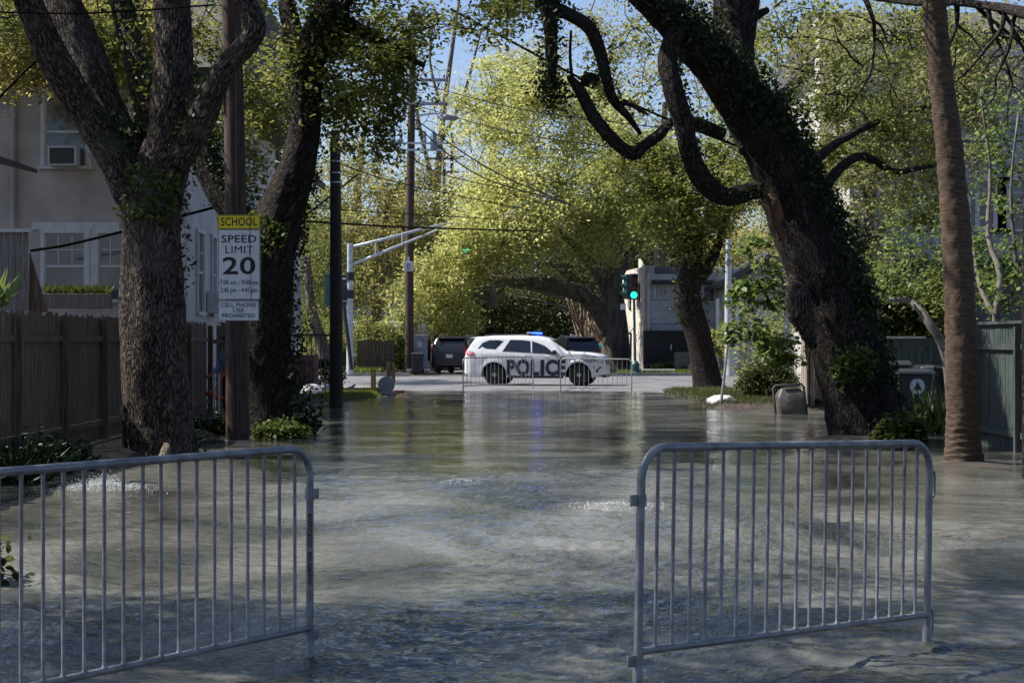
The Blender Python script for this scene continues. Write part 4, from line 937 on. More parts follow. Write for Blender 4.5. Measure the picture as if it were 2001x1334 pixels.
m_ = MB(FM(-XC, -50, -.1)); m_.box((XC+5.6, 49.92, 3.3), (11, .12, .2)); m_.box((XC+7, 49.93, 9.5), (14.2, .12, .3)); m_.build('band', trim_w, hC)
for px, py in ((1760, 430), (1940, 400), (1975, 400), (1860, 430), (1760, 230)): window(hC, FM(X_(px, 50)-XC, -.01, Z_(py, 50)-.1), .8, 1.3, 2, 2)
MB(FM(-XC, -50, -.1)).box((X_(1628, 53), 53, 5.4), (.9, .9, 10.6)).box((X_(1628, 53), 53, 10.75), (1.05, 1.05, .14)).build('chimney', mat('whitewashed_brick', (.55, .52, .48), .9, var=.25, scale=9, bump=.01), hC)
hL = thing('slate_building', 'dark blue grey building wall behind the bins', 'building', (X_(1640, 44), 44, .05))
MB().box((3.3, 1.5, 1.7), (6.6, 3, 3.4)).build('wall', side_blue, hL); MB().box((3.3, 1.4, 3.46), (7, 3.6, .12)).build('roof', shingle, hL)
hD = thing('shaded_house', 'shaded house with porch among trees left of the tall pole', 'house', (X_(700, 112), 112, .16))
MB().box((1.2, 4, 2.6), (5.4, 8, 5.2)).build('wall', side_grey, hD); MB().prism([(-2, 5.1), (1.2, 7), (4.4, 5.1)], 9, 'y', -1).build('roof', shingle, hD)
MB().add([(-.6, -2.4, 2.4), (2.7, -2.4, 2.4), (2.7, .2, 3.3), (-.6, .2, 3.3), (-.6, -2.4, 2.3), (2.7, -2.4, 2.3), (2.7, .2, 3.2), (-.6, .2, 3.2)], [(0, 1, 2, 3), (7, 6, 5, 4), (0, 4, 5, 1), (1, 5, 6, 2), (3, 7, 4, 0)]).build('porch_roof', mat('light_shingle', (.3, .3, .3), .9, var=.25, scale=10), hD)
window(hD, FM(.4, -.01, 4.2), .7, 1, 2, 2); window(hD, FM(2, -.01, 4.2), .7, 1, 2, 2)
m_ = MB(); [m_.box((x, -2.2, 1.2), (.14, .14, 2.3)) for x in (-.5, 1, 2.6)]; m_.build('porch_post', trim_w, hD)

# ------------------------------------------------------------------ fences
def board_fence(name, label, A, B, h, m, bw=.14, cap=None, jit=.02, z0=.05, group=None, base=None, gap=.006, rail=True):
    A = Vector(A); B = Vector(B); d = B-A; L = d.length; root = thing(name, label, 'fence', (A.x, A.y, z0), math.atan2(d.y, d.x), group)
    mb = MB(); n = int(L/bw)
    for i in range(n):
        hh = h+random.uniform(-jit, jit); o_ = random.uniform(-.006, .006); w = bw-gap-random.random()*gap
        mb.box((bw*(i+.5), o_, hh/2), (w, .02, hh), ry=random.uniform(-.004, .004))
    mb.build('boards', m, root)
    if rail:
        for z in (.35, h-.35):
            MB().box((L/2, .04, z), (L, .05, .09)).build('rail', m, root)
    for k in range(int(L/2.4)+1): MB().box((L*k/max(1, int(L/2.4)), .09, h/2-.2), (.1, .1, h+.3)).build('post', m, root)
    if cap: MB().box((L/2, 0, h+.02), (L, .13, .045)).box((L/2, -.02, h-.14), (L, .03, .17)).build('cap_rail', cap, root)
    return root
board_fence('wooden_fence', 'dark weathered board fence along the left side of the street', (-6.55, 39.6), (-6.55, 14), 2.02, wood_fence, z0=.02, bw=.105, jit=.035, gap=.012)
board_fence('wooden_fence', 'short dark fence section at the corner of the stucco house', (-5.95, 41.5), (-6.7, 41.2), 1.95, wood_fence, z0=.05)
board_fence('wooden_fence', 'grey green board fence with cap rail beside the palm on the right', (7.6, 22), (7.6, 30.2), 2.02, wood_green, cap=wood_green, z0=-.1, jit=.004)
board_fence('wooden_fence', 'dark blue grey fence behind the black bins', (7.9, 40), (10.5, 40.2), 1.75, wood_green, z0=.0)
o = MB().box((X_(1761, 39.7), 39.7, Z_(659, 39.7)), (25*4/F*39.7*.95, .1, .045)).build('white_pipe', plastic_white); tag(o, 'bright white tube lying along the top of the fence behind the bins', 'pipe')
board_fence('wooden_fence', 'sunlit pale wooden fence behind the leaning oak', (X_(1566, 50), 50), (X_(1580, 44.5), 44.5), 1.75, wood_pale, z0=.05, jit=.04)
board_fence('wooden_fence', 'lower pale fence with vines beside the grey bin', (X_(1582, 49), 49.5), (X_(1640, 46), 46), 1.35, wood_pale, z0=.05, jit=.05)
board_fence('wooden_fence', 'dark board fence in the shade across the avenue left', (X_(700, 92), 92), (X_(772, 92), 92), 1.55, wood_fence, z0=.16)
board_fence('wooden_fence', 'brown fence far down the street beyond dark suv', (-4.8, 135), (-4.8, 98), 1.8, wood_fence, z0=.16, bw=.3)

# ------------------------------------------------------------------ bins, boxes, debris
gb = thing('trash_bin', 'dirty grey wheeled bin lying tilted and open in the water', 'trash bin', (X_(1551, 42), 42, -.1)); 
Mg = Matrix.Rotation(R(-4), 4, 'Y') @ Matrix.Rotation(R(-12), 4, 'X')
bm = bmesh.new()
m_ = MB(Mg); m_.add([(-.28, -.02, .0), (.28, -.02, .0), (.33, .3, .0), (-.33, .3, .0), (-.31, -.06, .50), (.31, -.06, .50), (.34, .32, .62), (-.34, .32, .62), (-.21, .0, .72), (.21, .0, .72), (.22, .32, .76), (-.22, .32, .76)],
    [(3, 2, 1, 0), (0, 1, 5, 4), (1, 2, 6, 5), (2, 3, 7, 6), (3, 0, 4, 7), (4, 5, 9, 8), (5, 6, 10, 9), (7, 11, 10, 6), (4, 8, 11, 7), (8, 9, 10, 11)])
ob = m_.build('body', taupe_bin, gb); bv = ob.modifiers.new('b', 'BEVEL'); bv.width = .035; bv.segments = 3; ob.data.polygons.foreach_set('use_smooth', [True]*len(ob.data.polygons))
fr = [(-.36, .05), (-.35, .78), (-.30, .84), (.30, .84), (.35, .78), (.36, .05)]
MB(Mg).sweep([(a, .33, b_) for a, b_ in fr], [.03]*6, 8).build('rim', black_bin, gb, smooth=50)
MB(Mg).bar((-.16, -.03, .73), (.16, -.03, .73), .02).build('handle', black_bin, gb)
MB(Mg).box((-.26, .0, .06), (.05, .03, .22)).box((-.19, .0, .05), (.05, .03, .2)).build('label_strip', plastic_white, gb)
def wheely(label, loc, rz, m=black_bin, s=1., crest=False):
    r_ = thing('trash_bin', label, 'trash bin', loc, rz, None)
    M = Matrix.Scale(s, 4)
    b_ = MB(M); b_.add([(-.24, -.26, 0), (.24, -.26, 0), (.24, .26, 0), (-.24, .26, 0), (-.30, -.36, .98), (.30, -.36, .98), (.30, .34, .98), (-.30, .34, .98)], [(3, 2, 1, 0), (0, 1, 5, 4), (1, 2, 6, 5), (2, 3, 7, 6), (3, 0, 4, 7), (4, 5, 6, 7)])
    ob = b_.build('body', m, r_); bv = ob.modifiers.new('b', 'BEVEL'); bv.width = .03; bv.segments = 2
    l_ = MB(M); l_.prism([(-.40, .985), (-.38, 1.02), (0, 1.07), (.36, 1.06), (.40, 1.03), (.40, .985)], .64, 'x', -.32); l_.build('lid', m, r_)
    MB(M).bar((-.27, .42, 1.0), (.27, .42, 1.0), .02).build('handle', m, r_)
    for sx_ in (-1, 1): MB(M).lathe([(.12, -.03), (.13, 0), (.12, .03)], 16, (sx_*.29, .30, .12), 'x').build('wheel', rubber, r_)
    if crest: MB(M).lathe([(.13, -.352), (.13, -.342)], 24, (.02, 0, .78), 'y').build('round_emblem', plastic_white, r_); MB(M).prism([(-.05, .72), (.09, .72), (.02, .86)], .004, 'y', -.356).build('emblem_mark', sign_black, r_)
    return r_
wheely('black wheeled bin with a round white emblem behind the ivy covered oak', (X_(1776, 34.5), 34.5, -.05), R(8), s=1.12, crest=True)
wheely('black wheeled bin pushed against the dark fence, left of the yucca', (X_(1748, 36.5), 36.8, .12), R(-6), s=1.08)
wheely('half hidden black bin between the yucca and the palm', (X_(1828, 38.5), 38.5, .1), R(15), s=1.0)
o = MB().box((X_(1812, 36), 36, Z_(730, 36)), (.24, .1, .28), bev=.02).build('meter_panel', plastic_grey); tag(o, 'pale grey square panel beside the bin with the round emblem', 'box')
o = MB().box((X_(1812, 36.1), 36.1, .25), (.06, .06, .7)).build('panel_post', black_metal); tag(o, 'thin post carrying the pale square panel', 'post')
wheely('small black bin at the foot of the tall utility pole', (X_(816, 86.2), 86.2, .16), 0, s=.92)
cb = thing('control_cabinet', 'tall grey white signal cabinet covered with marks beside the utility pole', 'cabinet', (X_(823, 87.6), 87.6, .16))
MB().box((0, 0, .9), (.62, .5, 1.8), bev=.03).build('body', plastic_grey, cb); MB().box((.18, -.02, .3), (.5, .52, .55), bev=.03).build('plinth', plastic_grey, cb)
MB().box((-.06, -.27, 1.35), (.24, .02, .26)).build('notice', plastic_white, cb); m_ = MB(); [m_.box((random.uniform(-.25, .25), -.262, random.uniform(.6, 1.6)), (random.uniform(.02, .09), .012, random.uniform(.02, .1)), ry=random.random()) for _ in range(12)]; m_.build('graffiti_mark', black_pl, cb)
for i, (px, py0, py1, Y, lab) in enumerate(((727.5, 764, 718, 56.5, 'left of the pair of yellow lumber posts before the grey disc'), (731.8, 766, 720, 56.3, 'right of the pair of yellow lumber posts before the grey disc'), (759.5, 745, 706, 61, 'lumber post standing behind the grey disc, left one'), (768.5, 745, 709, 61, 'lumber post standing behind the grey disc, right one'))):
    z0 = Z_(py0, Y)-.1; z1 = Z_(py1, Y); w = (5.4, 5.4, 7.5, 7)[i]/F*Y
    o = MB().box((X_(px, Y), Y, (z0+z1)/2), (w, .09, z1-z0), bev=.006, rz=.1*i).build('lumber_post', lumber); tag(o, lab, 'post', 'lumber posts at the corner')
dr = thing('utility_disc', 'large round grey lid standing on edge by the lumber posts', 'lid', (X_(755, 57.2), 57.2, .03))
MB().lathe([(.20, -.035), (.255, -.03), (.262, 0), (.255, .03), (.05, .035)], 36, (0, 0, .28), 'y').build('disc', plastic_grey, dr, smooth=40)
MB().box((0, -.12, .02), (.62, .35, .10), bev=.03, rz=.2).build('base_tray', plastic_grey, dr)
for px, py, s_, lab, m__ in ((609, 766, (.30, .2, .20), 'white lumpy sandbag on the lawn left of the dark pole', plastic_white), (632, 764, (.20, .16, .19), 'second sandbag with blue grey shade in its colour, against the dark pole', plastic_grey), (1410, 790, (.36, .2, .20), 'white lumpy sack lying at the foot of the leaning post', plastic_white)):  # second bag is white too, its shade is put into a grey colour
    Y = 5500/(py-667) if px < 1000 else 5961/(py-667)*.96
    bm = bmesh.new(); bmesh.ops.create_icosphere(bm, subdivisions=4, radius=1)
    for v in bm.verts:
        q = v.co.copy(); f = 1+.16*noise.noise(q*1.6+Vector((px, 0, 0)))+.05*noise.noise(q*5)
        v.co = Vector((q.x*s_[0]*f, q.y*s_[1]*f, max(-.25, q.z)*s_[2]*f))
    me = bpy.data.meshes.new('sack'); bm.to_mesh(me); bm.free(); me.materials.append(m__); me.polygons.foreach_set('use_smooth', [True]*len(me.polygons))
    o = bpy.data.objects.new('sandbag', me); col.objects.link(o); o.location = (X_(px, Y), Y, Z_(py, Y)+.05); tag(o, lab, 'sandbag')
o = MB().prism([(-.22, .02), (.1, .24), (.14, .2), (.05, .1), (.25, .12), (.22, .0), (.0, .03)], .12, 'y', 0).build('debris', plastic_grey); o.location = (X_(686, 57), 57, .1); tag(o, 'crumpled grey plastic debris beside the dark pole', 'debris')
o = MB().sweep([(-.1, 0, 0), (0, 0, .05), (.1, 0, .03), (.16, 0, .1)], [.03, .025, .02, .01], 5).build('driftwood', lumber); o.location = (X_(764, 54.6), 54.6, .0); tag(o, 'small pale wood scrap floating at the grass edge', 'debris')
o = MB().box((X_(780, 58.4), 58.4, .06), (.34, .12, .10), bev=.03, rz=.4).build('brick_scrap', orange_pl); tag(o, 'small orange brown scrap right of the grey disc', 'debris')
o = MB().sweep([W(1785, 1049, 15.6), W(1850, 1047, 15.7), W(1930, 1046, 15.8), W(2000, 1052, 15.6)], [.006, .012, .012, .008], 6, smoothpts=4).build('floating_branch', bark_dark); o.location.z = -.01; tag(o, 'thin dark branch floating near the right foreground', 'branch')

P = np.column_stack([rng.uniform(3.1, 4.5, 130), rng.normal(15.5, .16, 130), np.full(130, .012)])
tag(leaves_obj('leaf_litter', P, .035, LF_brown, None, up=3), 'brown leaf litter drifting in the right foreground', None, kind='stuff')

# ------------------------------------------------------------------ people
def skin_mesh(name, joints, edges, m, parent, sub=2, root=0):
    me = bpy.data.meshes.new(name); me.from_pydata([j[:3] for j in joints], edges, []); o = bpy.data.objects.new(name, me); col.objects.link(o); o.parent = parent
    sk = o.modifiers.new('s', 'SKIN'); sk.use_smooth_shade = True
    for i, j in enumerate(joints): me.skin_vertices[0].data[i].radius = (j[3], j[3]*(j[4] if len(j) > 4 else 1))
    me.skin_vertices[0].data[root].use_root = True
    o.modifiers.new('ss', 'SUBSURF').levels = sub; o.modifiers['ss'].render_levels = sub
    me.materials.append(m); return o
def person(label, loc, rz, top, bottom, larm, rarm, lean=0.):
    r_ = thing('person', label, 'person', loc, rz)
    # joints in local space: x right, y forward(-), z up
    L = lean
    J = [(0, 0, .98, .13), (0, -.03*L, 1.18, .125), (0, -.10*L, 1.38, .14), (0, -.14*L, 1.50, .075), (0, -.17*L, 1.56, .055), (0, -.20*L-.01, 1.63, .075), (0, -.21*L-.02, 1.70, .095), (0, -.21*L-.01, 1.78, .06),
         (.10, 0, .92, .10), (.12, -.02, .50, .062), (.13, .02, .10, .045), (.13, -.12, .05, .04), (-.10, 0, .92, .10), (-.12, -.02, .50, .062), (-.13, .04, .10, .045), (-.13, -.10, .05, .04)]
    E = [(0, 1), (1, 2), (2, 3), (3, 4), (4, 5), (5, 6), (6, 7), (0, 8), (8, 9), (9, 10), (10, 11), (0, 12), (12, 13), (13, 14), (14, 15)]
    arms = []
    for arm, sx_ in ((larm, 1), (rarm, -1)):
        b0 = len(J); sh = (sx_*.18, -.12*L, 1.42, .06); J.append(sh); E.append((2, b0))
        el, wrp = arm; J.append((*el, .043)); J.append((*wrp, .028)); E += [(b0, b0+1), (b0+1, b0+2)]
        d = (Vector(wrp)-Vector(el)).normalized(); hp = Vector(wrp)+d*.07; J.append((*hp, .036, .6)); E.append((b0+2, b0+3)); hi_ = b0+3
        sd = d.cross(Vector((0, 1, .1))).normalized()
        for k in range(5):
            t_ = Vector(hp)+sd*(.018*(k-1.5))+d*(.045 if k < 4 else .0); t2 = t_+d*(.035-.006*abs(k-1.5))+Vector((0, -.018, 0))
            if k == 4: t_ = Vector(wrp)+d*.035-sd*.04; t2 = t_+d*.035-sd*.01
            J.append((*t_, .009)); J.append((*t2, .008)); E += [((hi_ if k < 4 else b0+2), len(J)-2), (len(J)-2, len(J)-1)]
        arms.append((sh, el, wrp))
    skin_mesh('body', J, E, skin, r_, 2)
    TJ = [(0, 0, .93, .155, .8), (0, -.03*L, 1.16, .155, .8), (0, -.11*L, 1.36, .165, .75), (0, -.13*L, 1.46, .10)]; TE = [(0, 1), (1, 2), (2, 3)]
    for (sh, el, wrp) in arms:
        b0 = len(TJ); TJ += [(sh[0], sh[1], sh[2], .080), (*el, .062), (*(Vector(el).lerp(Vector(wrp), .75)), .05)]; TE += [(2, b0), (b0, b0+1), (b0+1, b0+2)]
    skin_mesh('shirt', TJ, TE, top, r_, 2)
    PJ = [(0, 0, .98, .15, .85), (.10, 0, .90, .115), (.12, -.02, .50, .085), (.13, .02, .12, .07), (-.10, 0, .90, .115), (-.12, -.02, .50, .085), (-.13, .04, .12, .07)]
    skin_mesh('trousers', PJ, [(0, 1), (1, 2), (2, 3), (0, 4), (4, 5), (5, 6)], bottom, r_, 2)
    for sx_, y in ((.13, -.05), (-.13, -.03)): MB().box((sx_, y, .045), (.10, .28, .09), bev=.035).build('shoe', black_pl, r_, smooth=50)
    hd = Vector((0, -.21*L-.01, 1.73)); bm = bmesh.new(); bmesh.ops.create_icosphere(bm, subdivisions=3, radius=.112)
    for v in list(bm.verts): v.co.z = max(v.co.z, -.05); v.co += hd+Vector((0, .022, .02))
    me = bpy.data.meshes.new('hair'); bm.to_mesh(me); bm.free(); me.materials.append(hair_m); o = bpy.data.objects.new('hair', me); col.objects.link(o); o.parent = r_
    f_ = MB(); f_.sweep([hd+Vector((0, -.10, .0)), hd+Vector((0, -.128, -.03)), hd+Vector((0, -.105, -.035))], [.01, .016, .012], 6); f_.build('nose', skin, r_)
    f_ = MB(); [f_.lathe([(.012, -.008), (.013, 0), (.003, .008)], 8, hd+Vector((s*.036, -.098, .005)), 'y') for s in (-1, 1)]; f_.build('eye', hair_m, r_); MB().box(hd+Vector((0, -.094, -.065)), (.045, .012, .012)).build('mouth', mat('lip', (.25, .08, .07), .5), r_)
    return r_
pY = 39.0
pr = person('person in a blue shirt mostly hidden behind the sign pole, holding an orange tool', (X_(451, pY), pY, .08-.12), R(-35), blue_cloth, dark_cloth, ((.25, -.18, 1.12), (.12, -.40, .98)), ((-.27, -.10, 1.12), (-.30, -.32, .98)), .6)
bl = thing('leaf_blower', 'orange garden tool held down by the person behind the pole', 'garden tool', W(418, 772, pY-.5)); ub = (pY-.5)/F
MB().sweep([(24*ub, 0, 50*ub), (8*ub, 0, 22*ub), (-2*ub, 0, 2*ub)], [.022, .026, .04], 8, smoothpts=3).build('shaft', orange_pl, bl, smooth=50)
MB().sweep([(-18*ub, 0, 2*ub), (-6*ub, 0, 4*ub), (8*ub, 0, -3*ub), (20*ub, .0, -9*ub)], [.03, .07, .06, .03], 10, smoothpts=3).build('housing', orange_pl, bl, smooth=50)
MB().sweep([(18*ub, .0, -8*ub), (28*ub, 0, -10*ub), (36*ub, 0, -4*ub)], [.05, .06, .03], 8).build('engine', black_pl, bl, smooth=50)
person('distant person in a teal top walking behind the dark suv', (X_(1175, 112), 112, .05), R(160), teal_cloth, dark_cloth, ((.27, -.02, 1.15), (.28, -.10, .92)), ((-.27, 0, 1.15), (-.27, -.12, .92)), 0)
for x_, l_ in ((425, 'right'), (416, 'left')):
    o = MB().box((X_(x_, 38), 38.2, .55), (.035, .035, .9)).build('gate_post', galv_far); tag(o, '%s one of two thin pale metal posts beside the blue shirted person' % l_, 'post')

# ------------------------------------------------------------------ near trees
def ex_ivy(spec, dens, a0, a1, thick, t0=0, t1=1, m=LF_ivy, size=.085, nm='ivy'):
    def f(root):
        leaves_obj(nm, np.array(surf_leaves(spec, dens, a0, a1, thick, t0, t1)), size, m, root, up=.1)
    return f
def multi(*fs):
    def f(root): [g(root) for g in fs]
    return f
# left front oak
T1t = [(312, 925, 26.7, 170), (311, 880, 26.7, 142), (305, 800, 26.7, 132), (301, 680, 26.7, 126), (297, 560, 26.7, 118), (296, 460, 26.7, 112), (300, 390, 26.7, 114), (318, 330, 26.7, 104), (333, 270, 26.65, 88), (338, 180, 26.6, 80), (338, 80, 26.7, 76), (335, -40, 27, 70), (330, -250, 27.5, 50), (320, -450, 28, 35)]
T1a = [(300, 430, 26.7, 60), (262, 370, 26.75, 84), (222, 295, 26.8, 78), (165, 215, 26.8, 62), (105, 115, 26.5, 60), (62, 20, 26.2, 56), (10, -110, 25.6, 50), (-80, -330, 25, 35)]
T1b = [(290, 410, 26.9, 60), (262, 330, 27.0, 84), (215, 240, 27.1, 80), (168, 120, 27.3, 78), (120, 0, 27.5, 72), (60, -160, 28, 60), (-40, -420, 28.5, 35)]
T1c = [(318, 320, 27.0, 40), (292, 230, 27.2, 50), (268, 130, 27.5, 46), (240, 20, 27.8, 42), (210, -120, 28.3, 36), (150, -330, 29, 20)]
T1d = [(345, 320, 26.5, 50), (385, 250, 26.35, 58), (410, 195, 26.25, 50), (440, 132, 26.2, 42), (480, 88, 26.15, 42), (498, 52, 26.1, 42), (485, 12, 26.1, 38), (462, -30, 26.1, 34), (430, -160, 26.2, 30), (440, -380, 26.5, 16)]
tree('live_oak', 'massive forked oak trunk standing behind the left barrier', [T1t, T1a, T1b, T1c, T1d],
     [(0, -330, 27, 330, 130, 4.5, 110), (330, -420, 29, 300, 150, 4.5, 100), (-380, -330, 33, 200, 200, 4, 60), (90, 20, 31, 150, 70, .8, 18)], .11, LF_mid, per=140, crad=.42, bm_=bark, near=True, group='live oaks beside the flooded street', tw=.022,
     extra=multi(ex_ivy(T1c, 420, -2.6, 2.6, .25, .1, .75, LF_fern), ex_ivy(T1t, 160, -.5, .5, .16, .30, .62), ex_ivy(T1t, 500, .5, 2.6, .22, .42, .55, LF_fern, .10, 'fern_clump'),
                 ex_ivy(T1b, 300, -2.5, 2.6, .22, .1, .32), ex_ivy(T1a, 300, -.4, 2.0, .2, .1, .4, LF_ivy), ex_ivy(T1d, 350, 2.0, 4.4, .12, .05, .3), ex_ivy(T1t, 250, -1.6, .15, .20, 0, .12)))
tree('live_oak', 'unseen oak added right of the photographer to darken the foreground', [[(2700, 1150, 12, 320), (2700, 700, 12, 260), (2650, 100, 12, 220), (2500, -600, 11.5, 160), (2300, -1500, 11, 90)]],  # out of view, added to block sky light and reflect dark in the water
     [(2700, -1900, 11, 1700, 450, 4.5, 160), (3800, -900, 13, 900, 500, 4, 80)], .12, LF_mid, per=190, crad=.55, bm_=bark_dark, group='live oaks beside the flooded street', n=12, tw=.03)
# broken root stump
o = MB().sweep([W(322, 905, 25.9), W(324, 885, 25.9), W(326, 868, 26.0)], [.13, .085, .04], 9, smoothpts=3, disp=lambda r, a, L, p: r*(1+.4*noise.noise(Vector((a*2, L*14, 1))))).build('tree_stub', bark_mat('pale_stub', (.34, .28, .22), (.1, .07, .05)), smooth=True); tag(o, 'short pale broken root stub at the foot of the left front oak', 'stump')
# second left oak
T2t = [(530, 875, 33, 150), (527, 830, 33, 122), (524, 740, 33, 100), (521, 640, 33, 94), (523, 540, 33, 96), (538, 450, 33, 98), (560, 390, 33, 82), (584, 320, 33, 68), (597, 240, 33, 60), (601, 150, 33, 58), (615, 80, 33, 60), (652, 10, 33, 60), (705, -60, 33, 48), (790, -190, 33, 35)]
T2l = [(515, 520, 33, 55), (478, 440, 33.2, 62), (430, 370, 33.4, 60), (392, 290, 33.6, 52), (362, 190, 34, 42), (330, 60, 34, 36), (300, -120, 35, 22)]
T2m = [(604, 170, 33, 40), (580, 90, 33.3, 40), (560, 0, 33.6, 34), (540, -160, 34, 24)]
T2r = [(640, 30, 33, 40), (700, 60, 33.2, 26), (760, 90, 33.4, 16), (830, 130, 33.6, 8)]
c2 = blob_centres([(700, 150, 33.6, 110, 95, 1.4, 75), (610, 60, 34, 110, 80, 1.4, 45), (520, 150, 35, 60, 120, 1, 30), (470, 290, 35.5, 90, 110, 1, 26), (720, 270, 34.5, 90, 55, 1, 26), (950, 20, 33, 110, 40, 1.2, 13), (790, 60, 34, 60, 60, 1, 16), (600, -300, 34, 330, 190, 4, 110), (420, 90, 37, 80, 120, 1.5, 30), (830, -160, 34, 200, 90, 2, 24)])
tree('live_oak', 'ivy draped oak behind the sign pole with dark leafy crown', [T2t, T2l, T2m, T2r], None, .105, LF_mid, per=130, crad=.34, bm_=bark_dark, near=True, group='live oaks beside the flooded street', tw=.018, cent=c2, growmax=240,
     extra=multi(ex_ivy(T2t, 500, -1.3, .9, .30, 0, .28), ex_ivy(T2t, 420, -1.2, .3, .22, .28, .62), ex_ivy(T2t, 350, -3, 3, .25, .62, .95), ex_ivy(T2l, 420, -.8, 1.7, .26, .1, .8), ex_ivy(T2t, 420, 1.0, 2.8, .30, .34, .42, LF_fern, .1, 'fern_clump'), ex_ivy(T2r, 300, -3, 3, .3, .0, 1)))
# big leaning oak on the right
T3t = [(1700, 905, 31, 215), (1697, 860, 31, 165), (1680, 780, 31, 145), (1658, 700, 31, 140), (1634, 610, 31, 142), (1603, 520, 31, 138), (1570, 430, 31, 128), (1538, 350, 30.9, 118), (1503, 270, 30.8, 116), (1452, 200, 30.6, 104), (1398, 130, 30.2, 86), (1338, 60, 29.9, 80), (1270, -10, 29.6, 76), (1180, -100, 29.3, 65), (1050, -250, 29, 45)]
T3b = [(1480, 290, 30.8, 70), (1452, 210, 31, 84), (1436, 130, 31.1, 80), (1434, 60, 31.3, 84), (1442, -20, 31.4, 84), (1450, -160, 31.6, 60), (1470, -380, 32, 35)]
T3c = [(1322, 60, 29.4, 34), (1305, 115, 29.2, 38), (1316, 175, 29.1, 40), (1336, 245, 29.1, 38), (1350, 305, 29.2, 37), (1376, 355, 29.5, 38), (1420, 385, 29.9, 36), (1480, 370, 30.5, 34)]
T3d = [(1410, 262, 30, 26), (1360, 240, 29.6, 24), (1312, 238, 29.3, 18), (1290, 262, 29.2, 22), (1255, 288, 29.1, 22), (1238, 303, 29.1, 24), (1200, 276, 29, 26), (1160, 228, 29, 26), (1135, 180, 29, 24), (1112, 150, 29, 14)]
T3e = [(1040, -130, 29, 60), (1068, -20, 29, 44), (1076, 60, 29, 26), (1078, 120, 29, 22), (1076, 175, 29, 12)]
T3f = [(1072, 10, 29, 24), (1115, 30, 29, 26), (1152, 55, 29, 27), (1172, 100, 29.1, 26), (1184, 150, 29.1, 22), (1198, 195, 29.2, 20), (1225, 225, 29.2, 15), (1252, 262, 29.3, 8)]
T3g = [(1116, 60, 29, 5), (1114, 110, 29, 6), (1118, 155, 29, 7)]
T3h = [(1168, 160, 29.1, 18), (1148, 150, 29.1, 20), (1140, 168, 29.1, 14)]
T3i = [(1560, 350, 31.4, 26), (1620, 290, 32, 18), (1700, 245, 33, 14), (1790, 215, 34, 10), (1860, 195, 35, 6)]
T3j = [(1590, 400, 31.4, 26), (1640, 330, 32, 20), (1690, 305, 32.5, 16), (1745, 335, 33, 13), (1790, 330, 33.5, 10), (1850, 318, 34, 6)]
T3k = [(1440, 55, 31.3, 16), (1480, 30, 31.5, 18), (1500, 20, 31.6, 12)]
T3l = [(1200, 200, 29.2, 8), (1235, 205, 29.2, 10), (1250, 215, 29.2, 9), (1268, 225, 29.2, 4)]
c3 = blob_centres([(1700, 240, 34, 170, 130, 1.5, 70), (1600, 90, 34, 150, 120, 1.5, 45), (1250, 130, 33, 110, 110, 1.2, 14), (1800, 400, 35, 60, 60, 1, 12), (1500, -260, 32, 420, 170, 5, 110), (1000, -330, 30, 300, 160, 4, 60), (1800, 60, 35, 90, 80, 1, 18), (990, 20, 30, 40, 50, .6, 8), (900, -120, 30, 160, 70, 2, 22)])
wound = mat('raw_wound', (.10, .045, .025), .95, var=.5, scale=9, bump=.02, stretch=(1, 1, .4))
def t3x(root):
    multi(ex_ivy(T3t, 500, -.9, 1.2, .12, .16, .30), ex_ivy(T3t, 900, -1.2, 1.25, .22, .28, .62), ex_ivy(T3t, 800, -1.2, 1.75, .26, .60, .84), ex_ivy(T3t, 400, -.9, .5, .10, .06, .17), ex_ivy(T3t, 300, .6, 2.4, .16, .84, 1),
          ex_ivy(T3c, 300, -1.0, .9, .14, .1, 1), ex_ivy(T3d, 260, -.9, 1.2, .12, 0, .3), ex_ivy(T3e, 520, -3.1, 3.1, .16, 0.1, 1), ex_ivy(T3f, 240, -.9, .9, .10, .05, .9), ex_ivy(T3d, 160, -3, 0, .08, .5, 1), ex_ivy(T3h, 400, -3, 3, .16))(root)
    leaves_obj('ivy_clump', np.array([W(1078, 175, 29)+Vector((random.gauss(0, .16), random.gauss(0, .12), random.gauss(-.02, .17))) for _ in range(900)]), .075, LF_ivy, root, up=.1)
    c = W(1522, 395, 30.2)
    MB().sweep([W(1495, 376, 30.42), W(1512, 395, 30.35), W(1522, 430, 30.38), W(1528, 470, 30.42)], [.03, .10, .11, .03], 12, smoothpts=5, disp=lambda r, a, L, p: r*(1+.3*noise.noise(p*9))).build('bark_wound', wound, root, smooth=True, world=True)
    MB().sweep([W(1545, 540, 30.55), W(1560, 580, 30.35), W(1566, 620, 30.38), W(1590, 680, 30.5)], [.05, .22, .20, .06], 20, smoothpts=6, disp=lambda r, a, L, p: r*(1+.22*noise.noise(p*6)+.08*noise.noise(p*20))).build('burl', bark, root, smooth=True, world=True)
tree('live_oak', 'huge ivy covered oak leaning left over the water on the right', [T3t, T3b, T3c, T3d, T3e, T3f, T3g, T3h, T3i, T3j, T3k, T3l], None, .10, LF_mid, per=100, crad=.36, bm_=bark_dark, near=True, group='live oaks beside the flooded street', tw=.02, cent=c3, growmax=230, extra=t3x)
